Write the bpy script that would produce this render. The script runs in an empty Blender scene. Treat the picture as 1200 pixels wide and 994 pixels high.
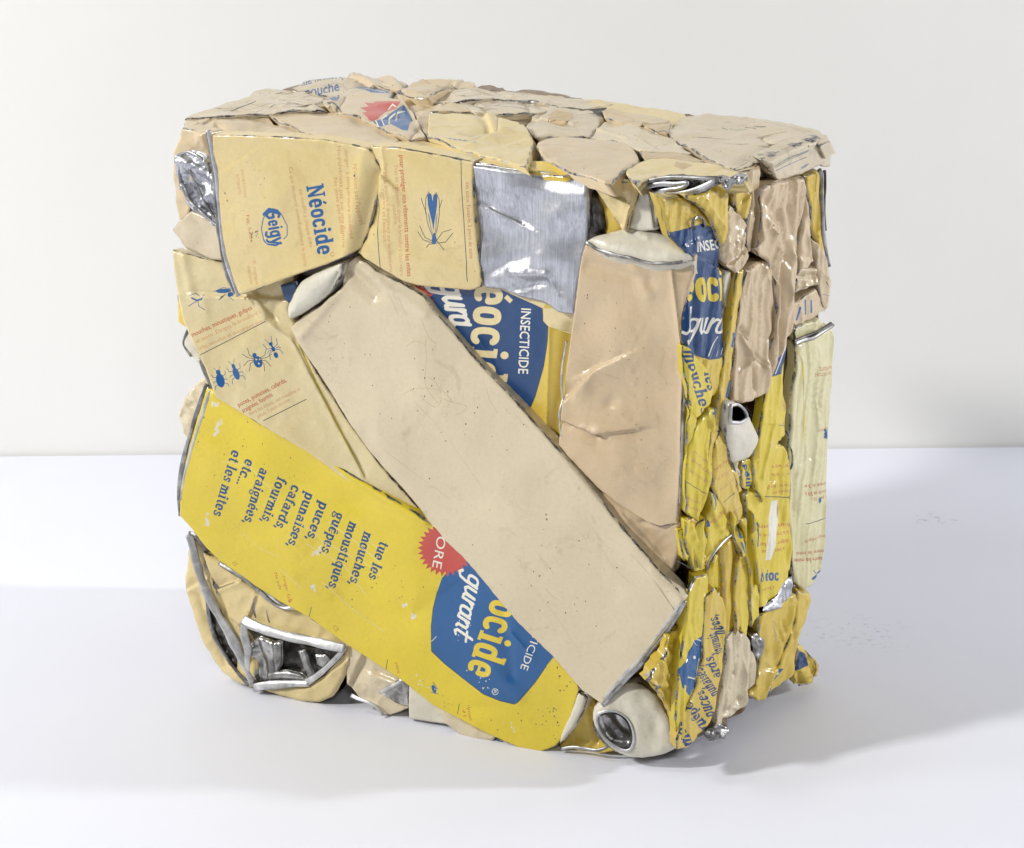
import bpy, math, random
import numpy as np
from mathutils import Vector
from mathutils.geometry import delaunay_2d_cdt

# ------------------------------------------------------------------ camera
scene = bpy.context.scene
PITCH = math.radians(18.0)
FPX = 2900.0                      # focal length in photo pixels (photo 1200 x 994)
CAM = np.array([0.0, -1.546, 0.7318])
cam_data = bpy.data.cameras.new("camera")
cam_data.sensor_width = 36.0
cam_data.lens = FPX / 1200.0 * 36.0
cam_data.clip_start = 0.01
cam_data.clip_end = 100
cam = bpy.data.objects.new("camera", cam_data)
scene.collection.objects.link(cam)
cam.location = CAM
cam.rotation_euler = (math.pi / 2 - PITCH, 0, 0)
scene.camera = cam

# ------------------------------------------------------------------ world and studio lamps
world = bpy.data.worlds.new("World")
scene.world = world
world.use_nodes = True
wbg = world.node_tree.nodes["Background"]
wbg.inputs[0].default_value = (0.93, 0.96, 1.0, 1)
wbg.inputs[1].default_value = 0.055

def area(name, loc, target, size, size_y, power, color):
    d = bpy.data.lights.new(name, 'AREA')
    d.shape = 'RECTANGLE'; d.size = size; d.size_y = size_y
    d.energy = power; d.color = color
    o = bpy.data.objects.new(name, d)
    scene.collection.objects.link(o)
    o.location = loc
    o.rotation_euler = (Vector(target) - Vector(loc)).to_track_quat('-Z', 'Y').to_euler()
    return o

area("key_softbox", (-2.9, -1.25, 2.2), (0, 0.05, 0.15), 0.30, 0.30, 101, (1.0, 0.985, 0.95))
area("side_softbox", (3.0, 0.05, 1.15), (0, 0.1, 0.15), 0.18, 0.24, 56, (0.98, 0.985, 1.0))
area("front_softbox", (0.25, -2.7, 1.9), (0, 0.0, 0.2), 0.5, 0.3, 9.5, (0.98, 0.99, 1.0))
area("wall_softbox", (-1.7, -0.1, 1.75), (0.1, 0.72, 0.15), 0.5, 0.5, 10.5, (1.0, 1.0, 0.99))
scene.view_settings.view_transform = 'Standard'
scene.view_settings.look = 'None'
scene.view_settings.exposure = 0.1
scene.view_settings.gamma = 1.0
scene.render.engine = 'CYCLES'
scene.cycles.max_bounces = 8

# ------------------------------------------------------------------ geometry helpers
U = 0.00056                       # metres per photo pixel at the block
YAW = math.radians(24.3)
fr = np.array([math.cos(YAW), -math.sin(YAW), 0.0])      # along the front face, to the right
fn = np.array([-math.sin(YAW), -math.cos(YAW), 0.0])     # front normal
cp, sp = math.cos(PITCH), math.sin(PITCH)

def rays(p):
    p = np.atleast_2d(np.asarray(p, float))
    x = (p[:, 0] - 600) / FPX
    y = (497 - p[:, 1]) / FPX
    # camera axes: right=(1,0,0) up=(0,sp,cp) forward=(0,cp,-sp)
    return np.stack([x, y * sp + cp, y * cp - sp], 1)

def hit(p, o, n):
    d = rays(p)
    t = ((o - CAM) @ n) / (d @ n)
    return CAM + d * t[:, None]

TOPZ = 0.400
F_O, F_N = np.zeros(3), fn
cornA = hit((803, 600), F_O, F_N)[0]
backB = hit((972, 163), np.array([0, 0, TOPZ]), np.array([0, 0, 1.0]))[0]
sd = backB - cornA; sd[2] = 0; sd /= np.linalg.norm(sd)
S_N = np.array([sd[1], -sd[0], 0.0])
if S_N[0] < 0: S_N = -S_N
T_N = np.array([0, 0, 1.0])
FACES = {
    'F': (F_O, F_N, (1.12, 1.0)),
    'S': (cornA, S_N, (1.75, 1.0)),
    'T': (np.array([0, 0, TOPZ]), T_N, (1.0, 2.8)),
    'G': (np.array([0, 0, 0.0]), T_N, (1.0, 2.6)),
}

# numpy gradient noise
_rng = np.random.RandomState(7)
_perm = _rng.permutation(512)
_g = _rng.normal(size=(512, 2)); _g /= np.linalg.norm(_g, axis=1)[:, None]
def pnoise(x, y):
    xi = np.floor(x).astype(int); yi = np.floor(y).astype(int)
    xf = x - xi; yf = y - yi
    u = xf * xf * xf * (xf * (xf * 6 - 15) + 10); v = yf * yf * yf * (yf * (yf * 6 - 15) + 10)
    def gr(ix, iy, dx, dy):
        h = _perm[(_perm[ix & 511] + iy) & 511]
        return _g[h, 0] * dx + _g[h, 1] * dy
    a = gr(xi, yi, xf, yf); b = gr(xi + 1, yi, xf - 1, yf)
    c = gr(xi, yi + 1, xf, yf - 1); d = gr(xi + 1, yi + 1, xf - 1, yf - 1)
    return (a * (1 - u) + b * u) * (1 - v) + (c * (1 - u) + d * u) * v

def seg_dist(P, A, B):
    """distance, signed side and parameter of P (N,2) against segments A,B (M,2) -> min over M"""
    best = np.full(len(P), 1e9); idx = np.zeros(len(P), int)
    for j in range(len(A)):
        ab = B[j] - A[j]; L = ab @ ab + 1e-12
        t = np.clip(((P - A[j]) @ ab) / L, 0, 1)
        d = np.hypot(*(P - A[j] - t[:, None] * ab).T)
        m = d < best
        best[m] = d[m]; idx[m] = j
    return best, idx

def inside(P, poly):
    x, y = P[:, 0], P[:, 1]; c = np.zeros(len(P), bool)
    n = len(poly)
    for i in range(n):
        x1, y1 = poly[i]; x2, y2 = poly[(i + 1) % n]
        if y1 == y2: continue
        m = ((y1 > y) != (y2 > y)) & (x < (x2 - x1) * (y - y1) / (y2 - y1) + x1)
        c ^= m
    return c

def resample(poly, s, closed=True):
    out = []
    n = len(poly)
    for i in range(n if closed else n - 1):
        a = np.array(poly[i], float); b = np.array(poly[(i + 1) % n], float)
        k = max(1, int(round(np.hypot(*(b - a)) / s)))
        for j in range(k):
            out.append(a + (b - a) * j / k)
    if not closed: out.append(np.array(poly[-1], float))
    return np.array(out)

def chaikin(poly, w=0.25, closed=True):
    out = []
    n = len(poly)
    for i in range(n if closed else n - 1):
        a = np.array(poly[i], float); b = np.array(poly[(i + 1) % n], float)
        out += [a * (1 - w) + b * w, a * w + b * (1 - w)]
    if not closed: out = [np.array(poly[0], float)] + out[1:-1] + [np.array(poly[-1], float)]
    return np.array(out)

def mesh_obj(name, verts, faces, mats, mi=None, parent=None, smooth=True, attrs=None):
    me = bpy.data.meshes.new(name)
    me.from_pydata([tuple(map(float, v)) for v in verts], [], faces)
    for m in mats: me.materials.append(m)
    if mi is not None: me.polygons.foreach_set("material_index", mi)
    me.polygons.foreach_set("use_smooth", [smooth] * len(me.polygons))
    if attrs:
        for k, a in attrs.items():
            at = me.attributes.new(k, 'FLOAT', 'POINT')
            at.data.foreach_set("value", np.asarray(a, np.float32))
    me.update()
    o = bpy.data.objects.new(name, me)
    scene.collection.objects.link(o)
    if parent is not None: o.parent = parent
    return o

def facet_net(spacing, amp, rs, mn, mx):
    """crumpled sheet: random heights joined by flat triangles"""
    mn, mx = mn - spacing, mx + spacing
    pts = []
    for yy in np.arange(mn[1], mx[1] + spacing, spacing):
        for xx in np.arange(mn[0], mx[0] + spacing, spacing):
            pts.append((xx + rs.uniform(-.42, .42) * spacing, yy + rs.uniform(-.42, .42) * spacing))
    pts = np.array(pts); hs = rs.normal(0, amp, len(pts))
    vo, eo, fo, *_ = delaunay_2d_cdt([Vector(p) for p in pts.tolist()], [], [], 0, 1e-5)
    return pts, hs, fo, eo

def facet_field(q, net):
    pts, hs, fo, _ = net
    out = np.zeros(len(q))
    for f in fo:
        A, B, C = pts[f[0]], pts[f[1]], pts[f[2]]
        den = (B[1] - C[1]) * (A[0] - C[0]) + (C[0] - B[0]) * (A[1] - C[1])
        if abs(den) < 1e-9: continue
        u = ((B[1] - C[1]) * (q[:, 0] - C[0]) + (C[0] - B[0]) * (q[:, 1] - C[1])) / den
        v = ((C[1] - A[1]) * (q[:, 0] - C[0]) + (A[0] - C[0]) * (q[:, 1] - C[1])) / den
        m = (u >= -1e-6) & (v >= -1e-6) & (u + v <= 1 + 1e-6)
        out[m] = u[m] * hs[f[0]] + v[m] * hs[f[1]] + (1 - u[m] - v[m]) * hs[f[2]]
    return out

class Panel:
    """one face of a crushed can, traced as an outline on its own plane of the block, with thickness"""
    def __init__(s, face, outline, h=0.0, tilt=None):
        s.o, s.n, s.m = FACES[face]
        s.m = np.array(s.m)
        if tilt:
            pts = [hit((x, y), s.o + s.n * hh * U, s.n)[0] for x, y, hh in tilt]
            n = np.cross(pts[1] - pts[0], pts[2] - pts[0]); n /= np.linalg.norm(n)
            if n @ s.n < 0: n = -n
            s.o, s.n = pts[0], n
        else:
            s.o = s.o + s.n * h * U
        s.out = np.array(outline, float)

    def point(s, p, h):
        P = hit(p, s.o, s.n)
        return P + s.n[None, :] * (np.asarray(h) * U).reshape(-1, 1)

    def height(s, p, bd=None):
        return s.hf(np.atleast_2d(np.asarray(p, float)))

def make_panel(name, face, *a, **k):
    o = _panel(name, face, *a, **k)
    if o is None:
        for ins, sd in ((0.0, 0), (0.0, 7), (0.0, 19)):
            k['inset'] = ins; k['jit'] = .35 if sd == 0 else .1; k['shift'] = sd
            o = _panel(name, face, *a, **k)
            if o is not None: break
        print('RETRY', name, k.get('seed'), o is not None)
    return o

def _panel(name, face, outline, mat, parent, h=0.0, tilt=None, r=3.0, puff=0.0, pr=25.0, creases=(),
               dents=(), noise=(1.0, 40.0), crumple=0.0, cscale=30.0, fine=0.15, sp_=3.4, skirt=26.0, inward=0.0,
               prints=(), seed=0, rand=0, smooth=0, jit=0.35, label=None, wear=1.0, extra_mats=(), keepdrop=None, skdir=None, holes=(), facet=None, pleat=None, randamp=1.3, randlen=(8, 34), inset=0.0, shift=0):
    pn = Panel(face, outline, h, tilt)
    m = pn.m
    poly = pn.out.copy()
    for _ in range(smooth): poly = chaikin(poly, 0.22)
    Q = poly * m
    B = resample(Q, sp_ * 0.85)
    rs = np.random.RandomState(seed * 31 + 5)
    off = rs.uniform(0, 300, 2) + shift
    # slight unevenness of the edge
    j1 = pnoise(B[:, 0] / 7 + off[0], B[:, 1] / 7 + off[1]) * jit * 1.6
    j2 = pnoise(B[:, 0] / 7 + off[1] + 50, B[:, 1] / 7 + off[0]) * jit * 1.6
    B = B + np.stack([j1, j2], 1)
    if inset:
        a2_ = np.sum(B[:, 0] * np.roll(B[:, 1], -1) - np.roll(B[:, 0], -1) * B[:, 1])
        inset = min(inset, abs(a2_) / 2 / max(1, len(B) * sp_ * .85) * .16)
        E0 = np.roll(B, -1, 0) - np.roll(B, 1, 0); E0 /= np.linalg.norm(E0, axis=1)[:, None] + 1e-9
        B = B + np.stack([-E0[:, 1], E0[:, 0]], 1) * (inset if a2_ > 0 else -inset)
    SA, SB = B, np.roll(B, -1, axis=0)
    area2 = np.sum(B[:, 0] * SB[:, 1] - SB[:, 0] * B[:, 1])
    if area2 < 0:
        B = B[::-1].copy(); SA, SB = B, np.roll(B, -1, axis=0)
    cr = [tuple(c) for c in creases]
    mn, mx = Q.min(0), Q.max(0)
    for k in range(rand):
        for _try in range(20):
            c = rs.uniform(mn, mx)
            if inside(c[None], Q)[0]: break
        a = rs.uniform(0, math.pi); L = rs.uniform(*randlen)
        d = np.array([math.cos(a), math.sin(a)]) * L / 2
        p1, p2 = (c - d) / m, (c + d) / m
        cr.append((p1[0], p1[1], p2[0], p2[1], rs.uniform(-1, 1) * randamp, rs.uniform(2.5, 7), 'v' if rs.rand() < .6 else 's'))
    net = facet_net(facet[1], facet[0], np.random.RandomState(seed + 900), mn, mx) if facet else None
    # anything can be asked for its height (q = scaled coordinates)
    def hq(q, d):
        x, y = q[:, 0], q[:, 1]
        hh = np.zeros(len(q))
        if r > 0:
            t = np.clip(1 - d / r, 0, 1)
            drop = r if keepdrop is None else keepdrop
            hh -= drop * (1 - np.sqrt(np.clip(1 - t * t, 0, 1)))
        if puff:
            t = np.clip(d / pr, 0, 1)
            hh += puff * np.sqrt(np.clip(1 - (1 - t) ** 2, 0, 1))
        if noise[0]:
            hh += noise[0] * 1.6 * pnoise(x / noise[1] + off[0], y / noise[1] + off[1])
        if crumple:
            n1 = pnoise(x / cscale + off[1] + 9, y / cscale + off[0] + 3)
            n2 = pnoise(x / cscale * 1.9 + off[0] + 19, y / cscale * 1.9 + off[1] + 31)
            hh += crumple * (1.3 * (0.35 - np.sqrt(n1 * n1 + .0016)) + 0.6 * (.3 - np.sqrt(n2 * n2 + .0016)))
        if fine:
            hh += fine * pnoise(x / 9 + off[1], y / 9 + off[0]) + fine * .5 * pnoise(x / 4.1 + off[0], y / 4.1)
        if facet:
            hh += facet_field(q, net)
        if pleat:      # long folds, pleat = (amp, width, length, lean)
            pa, pw, pl_, lean = pleat
            xx = x + lean * y + 12 * pnoise(x / 40 + off[0], y / 50 + off[1])
            n1 = pnoise(xx / pw + off[0], y / pl_ + off[1]); n2 = pnoise(xx / pw * 2.1 + off[1], y / pl_ * 1.4 + off[0])
            hh += pa * (1.6 * (.3 - np.sqrt(n1 * n1 + .0006)) + .45 * (.3 - np.sqrt(n2 * n2 + .0006)))
        ca = np.zeros(len(q))
        for c in cr:
            a = np.array(c[:2]) * m; b = np.array(c[2:4]) * m; amp, w = c[4], c[5]
            typ = c[6] if len(c) > 6 else 'v'
            ab = b - a; L = np.hypot(*ab) + 1e-9
            t = ((q - a) @ ab) / L / L
            tc = np.clip(t, 0, 1)
            vec = q - a - tc[:, None] * ab
            dd = np.hypot(vec[:, 0], vec[:, 1])
            sgn = (ab[0] * (y - a[1]) - ab[1] * (x - a[0])) / L
            if typ == 'v':
                hh += amp * np.exp(-dd / w)
                ca = np.maximum(ca, np.exp(-dd / 1.2) * min(1, abs(amp) / 3))
            elif typ == 'g':
                hh += amp * np.exp(-(dd / w) ** 2)
            elif typ == 's':
                hh += amp * np.tanh(sgn / (w * .3)) * np.exp(-dd / (w * 2.2))
            elif typ == 'f':        # fold: everything on the left of the line tilts by slope amp
                hh += amp * w * .5 * np.logaddexp(0, sgn / (w * .5)) * 1.0
        for (dx, dy, rx, ry, amp) in dents:
            g = ((x - dx * m[0]) / (rx * m[0])) ** 2 + ((y - dy * m[1]) / (ry * m[1])) ** 2
            hh += amp * np.exp(-g)
        return hh, ca
    # inner points
    gx = np.arange(mn[0], mx[0], sp_); gy = np.arange(mn[1], mx[1], sp_)
    G = np.array([(a + (k % 2) * sp_ / 2, b) for k, b in enumerate(gy) for a in gx]) if len(gx) and len(gy) else np.zeros((0, 2))
    if len(G):
        G = G + rs.uniform(-.25, .25, G.shape) * sp_
        G = G[inside(G, B)]
    E = SB - np.roll(B, 1, axis=0); E /= (np.linalg.norm(E, axis=1)[:, None] + 1e-9)
    IN = np.stack([-E[:, 1], E[:, 0]], 1)
    rings = []
    ringd = [f for f in (0.35, 1.0, 1.9) if True] if r < 3 else [r * .1, r * .32, r * .65, r]
    for f in ringd:
        rp = B + IN * f
        rp = rp[inside(rp, B)]
        if len(rp):
            dd, _ = seg_dist(rp, SA, SB); rings.append(rp[dd > f * .85])
    cpnts = []
    for c in cr:
        if len(c) > 6 and c[6] in 'gf': continue
        if abs(c[4]) < 1.5: continue
        a = np.array(c[:2]) * m; b = np.array(c[2:4]) * m; L = np.hypot(*(b - a)) + 1e-6
        nn = np.array([-(b - a)[1], (b - a)[0]]) / L
        for t in np.arange(0, L, 2.2):
            for o_ in (0, -1.3, 1.3):
                cpnts.append(a + (b - a) * t / L + nn * o_)
    if cpnts:
        cpnts = np.array(cpnts); rings.append(cpnts[inside(cpnts, B)])
    if len(G):
        dd, _ = seg_dist(G, SA, SB)
        lim = max(ringd) * 1.15
        G = G[dd > min(lim, 8)]
    inner = np.concatenate([G] + rings) if rings else G
    if len(inner):
        dd, _ = seg_dist(inner, SA, SB); inner = inner[dd > .25]
    nb = len(B)
    V = [Vector(v) for v in B.tolist()] + [Vector(v) for v in inner.tolist()]
    Fc = [list(range(nb))]
    fm = [0]
    mats = [mat] + list(extra_mats)
    for pm, polys in prints:
        if pm not in mats: mats.append(pm)
        k = mats.index(pm)
        for pl in polys:
            q = np.array(pl, float) * m
            a2 = np.sum(q[:, 0] * np.roll(q[:, 1], -1) - np.roll(q[:, 0], -1) * q[:, 1])
            if abs(a2) < 1e-4: continue
            if a2 < 0: q = q[::-1]
            st = len(V)
            V += [Vector(v) for v in q.tolist()]
            Fc.append(list(range(st, st + len(q)))); fm.append(k)
    for pl in holes:
        q = np.array(pl, float) * m
        if np.sum(q[:, 0] * np.roll(q[:, 1], -1) - np.roll(q[:, 0], -1) * q[:, 1]) < 0: q = q[::-1]
        st = len(V); V += [Vector(v) for v in q.tolist()]; Fc.append(list(range(st, st + len(q)))); fm.append(-1)
    Ec = []
    if net and facet[0] >= 50:
        st = len(V); V += [Vector(p) for p in net[0].tolist()]
        Ec = [(st + a_, st + b_) for a_, b_ in net[3]]
    vo, eo, fo, ov, oe, of = delaunay_2d_cdt(V, Ec, Fc, 1, 1e-4)
    keep, mi = [], []
    for f, src in zip(fo, of):
        if 0 not in src or fm[max(src)] < 0: continue
        keep.append(list(f)); mi.append(fm[max(src)])
    q = np.array([(v[0], v[1]) for v in vo])
    dd, _ = seg_dist(q, SA, SB)
    hh, ca = hq(q, dd)
    P = pn.point(q / m, hh)
    # exact shading normals from the height function
    ep = 0.45
    qs = []
    for dx_, dy_ in ((ep, 0), (-ep, 0), (0, ep), (0, -ep)):
        q2 = q + (dx_, dy_); d2, _ = seg_dist(q2, SA, SB)
        qs.append(pn.point(q2 / m, hq(q2, d2)[0]))
    NR = np.cross(qs[0] - qs[1], qs[2] - qs[3]); NR /= np.linalg.norm(NR, axis=1)[:, None] + 1e-15
    NR[(NR @ pn.n) < 0] *= -1
    # boundary loop in output
    bidx = [None] * nb
    for i, src in enumerate(ov):
        for s_ in src:
            if s_ < nb: bidx[s_] = i
    if any(b is None for b in bidx):
        for k in range(nb):
            if bidx[k] is None:
                bidx[k] = int(np.argmin(np.hypot(*(q - B[k]).T)))
    used = sorted({i for f in keep for i in f} | set(bidx))
    remap = {i: k for k, i in enumerate(used)}
    P = P[used]; ed = dd[used]; ca = ca[used]; NR = NR[used]
    keep = [[remap[i] for i in f] for f in keep]
    bidx = [remap[b] for b in bidx]
    ka = sum(abs(sum(vo[f[i]][0] * vo[f[(i + 1) % len(f)]][1] - vo[f[(i + 1) % len(f)]][0] * vo[f[i]][1] for i in range(len(f)))) for f in keep)
    if not holes and (not keep or ka < .93 * abs(np.sum(B[:, 0] * SB[:, 1] - SB[:, 0] * B[:, 1]))) and shift < 19: return None
    # orient
    f0 = keep[0]; nrm = np.zeros(3)
    for f in keep[:50]:
        nrm += np.cross(P[f[1]] - P[f[0]], P[f[2]] - P[f[0]])
    if nrm @ pn.n < 0: keep = [f[::-1] for f in keep]
    # skirt going into the block
    cen = P[bidx].mean(0)
    outw = P[bidx] - np.roll(P[bidx], 1, 0) + np.roll(P[bidx], -1, 0) - P[bidx]
    outw = np.cross(outw, pn.n); outw /= np.linalg.norm(outw, axis=1)[:, None] + 1e-12
    if np.mean(np.sum(outw * (P[bidx] - cen), 1)) < 0: outw = -outw
    NR[bidx] = NR[bidx] * .9 + outw * .75
    nls = [NR]
    rowprev = list(bidx); verts = [P]; edl = [ed]; cal = [ca]; base = len(P)
    sdir = {'F': pn.n, 'S': -np.array([-.30, .95, 0.0]), 'T': T_N * .62 + fn * .78}.get(face, pn.n)
    if skdir is not None: sdir = np.array(skdir)
    for lv, dep in enumerate((0.12, 0.45, 1.0)):
        R = P[bidx] - sdir * skirt * dep * U
        R = R + (cen - P[bidx]) * inward * dep
        wob = pnoise(B[:, 0] / 9 + lv * 7, B[:, 1] / 9 + off[0]) * 1.3 * U * dep
        R = R + pn.n * 0 + (cen - P[bidx]) / (np.linalg.norm(cen - P[bidx], axis=1)[:, None] + 1e-9) * wob[:, None]
        verts.append(R); edl.append(np.full(nb, 0.9 + 3 * dep)); cal.append(np.zeros(nb))
        nls.append(outw + pn.n * .05)
        row = list(range(base, base + nb)); base += nb
        for i in range(nb):
            j = (i + 1) % nb
            keep.append([rowprev[i], row[i], row[j], rowprev[j]]); mi.append(0)
        rowprev = row
    # make skirt orientation agree
    a_, b_, c_, d_ = keep[-nb]
    AV = np.concatenate(verts)
    fnm = np.cross(AV[b_] - AV[a_], AV[c_] - AV[a_])
    if fnm @ (AV[a_] - cen) < 0:
        ns = 3 * nb
        keep[-ns:] = [f[::-1] for f in keep[-ns:]]
    o = mesh_obj(name, AV, keep, mats, mi, parent, attrs={'ed': np.concatenate(edl) / wear, 'cr': np.concatenate(cal)})
    NA = np.concatenate(nls); NA /= np.linalg.norm(NA, axis=1)[:, None] + 1e-12
    o.data.normals_split_custom_set_from_vertices([tuple(map(float, v)) for v in NA])
    if label: o['label'] = label
    def surf(p, extra=0.0):
        qq = np.atleast_2d(np.asarray(p, float)) * m
        d_, _ = seg_dist(qq, SA, SB)
        h_, _ = hq(qq, d_)
        return pn.point(qq / m, h_ + extra)
    o_surf[o.name] = surf
    return o
o_surf = {}

def tube3(name, pts, rad, mat, parent, closed=False, flat=1.0, seed=0, nseg=12, wob=0.36, label=None, cap=True):
    """tube through 3-D points with uneven radius"""
    pts = np.array(pts, float)
    # densify
    dens = []
    n = len(pts)
    rng = range(n if closed else n - 1)
    for i in rng:
        a, b = pts[i], pts[(i + 1) % n]
        k = max(2, int(np.linalg.norm(b - a) / (3.0 * U)))
        for j in range(k): dens.append(a + (b - a) * j / k)
    if not closed: dens.append(pts[-1])
    P = np.array(dens); N = len(P)
    for _ in range(2):
        if closed: P = (np.roll(P, 1, 0) + 2 * P + np.roll(P, -1, 0)) / 4
        else: P[1:-1] = (P[:-2] + 2 * P[1:-1] + P[2:]) / 4
    if closed: T = np.roll(P, -1, 0) - np.roll(P, 1, 0)
    else: T = np.gradient(P, axis=0)
    T /= np.linalg.norm(T, axis=1)[:, None] + 1e-12
    view = CAM - P.mean(0); view /= np.linalg.norm(view)
    V, Fa = [], []
    rs = np.random.RandomState(seed + 11)
    o1 = rs.uniform(0, 100)
    ii = np.arange(N) * 3.0
    R = rad * U * (1 + wob * 1.6 * pnoise(ii / 37 + o1, ii * 0 + o1) + wob * .5 * pnoise(ii / 14 + o1, ii * 0 + 3))
    for i in range(N):
        s1 = np.cross(T[i], view); s1 /= np.linalg.norm(s1) + 1e-12
        s2 = np.cross(s1, T[i])
        for k in range(nseg):
            a = 2 * math.pi * k / nseg
            rr = R[i] * (1 + .12 * math.sin(3 * a + i * .15))
            ca_, sa_ = math.cos(a), math.sin(a)
            ca_, sa_ = math.copysign(abs(ca_) ** .7, ca_), math.copysign(abs(sa_) ** .7, sa_)
            V.append(P[i] + s1 * ca_ * rr + s2 * sa_ * rr * flat)
    for i in range(N if closed else N - 1):
        j = (i + 1) % N
        for k in range(nseg):
            l = (k + 1) % nseg
            Fa.append([i * nseg + k, i * nseg + l, j * nseg + l, j * nseg + k])
    if not closed and cap:
        Fa.append([k for k in range(nseg)][::-1]); Fa.append([(N - 1) * nseg + k for k in range(nseg)])
    o = mesh_obj(name, V, Fa, [mat], None, parent)
    if label: o['label'] = label
    return o

def rim(par, path, rad, mat, extra=0.0, name='rim', closed=False, flat=.8, seed=0, parent=None, label=None):
    surf = o_surf[par.name]
    pth = resample(np.array(path, float), 6, closed)
    P = surf(pth, extra)
    return tube3(name, P, rad, mat, parent or par, closed, flat, seed, label=label)

def free_tube(face, path, rad, mat, parent, name='rim', closed=False, flat=.8, seed=0, label=None, sm=1):
    """path entries (px, py, height over the block face)"""
    o, n, _ = FACES[face]
    pth = np.array(path, float)
    for _ in range(sm): pth = chaikin(pth, .25, closed)
    P = [hit(p[:2], o + n * p[2] * U, n)[0] for p in pth]
    return tube3(name, P, rad, mat, parent, closed, flat, seed, label=label)
# ------------------------------------------------------------------ materials
def nd(nt, t, **kw):
    n = nt.nodes.new(t)
    for k, v in kw.items(): setattr(n, k, v)
    return n

def mixc(nt, fac, a, b, blend='MIX'):
    n = nd(nt, 'ShaderNodeMix', data_type='RGBA', blend_type=blend)
    L = nt.links
    for sock, v in ((n.inputs[0], fac), (n.inputs[6], a), (n.inputs[7], b)):
        if hasattr(v, 'links') or hasattr(v, 'is_linked'): L.new(v, sock)
        else: sock.default_value = v
    return n.outputs[2]

def ramp(nt, src, p0, p1, v0=0.0, v1=1.0):
    n = nd(nt, 'ShaderNodeMapRange'); n.clamp = True
    n.inputs[1].default_value = p0; n.inputs[2].default_value = p1
    n.inputs[3].default_value = v0; n.inputs[4].default_value = v1
    nt.links.new(src, n.inputs[0]); return n.outputs[0]

def mth(nt, op, a, b=0.0):
    n = nd(nt, 'ShaderNodeMath', operation=op)
    for s, v in ((n.inputs[0], a), (n.inputs[1], b)):
        if isinstance(v, (int, float)): s.default_value = v
        else: nt.links.new(v, s)
    return n.outputs[0]

def noise_n(nt, co, scale, detail=3, rough=.55, dist=0.0):
    n = nd(nt, 'ShaderNodeTexNoise'); n.inputs['Scale'].default_value = scale
    n.inputs['Detail'].default_value = detail; n.inputs['Roughness'].default_value = rough
    n.inputs['Distortion'].default_value = dist
    nt.links.new(co, n.inputs['Vector']); return n.outputs[0]

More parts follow.
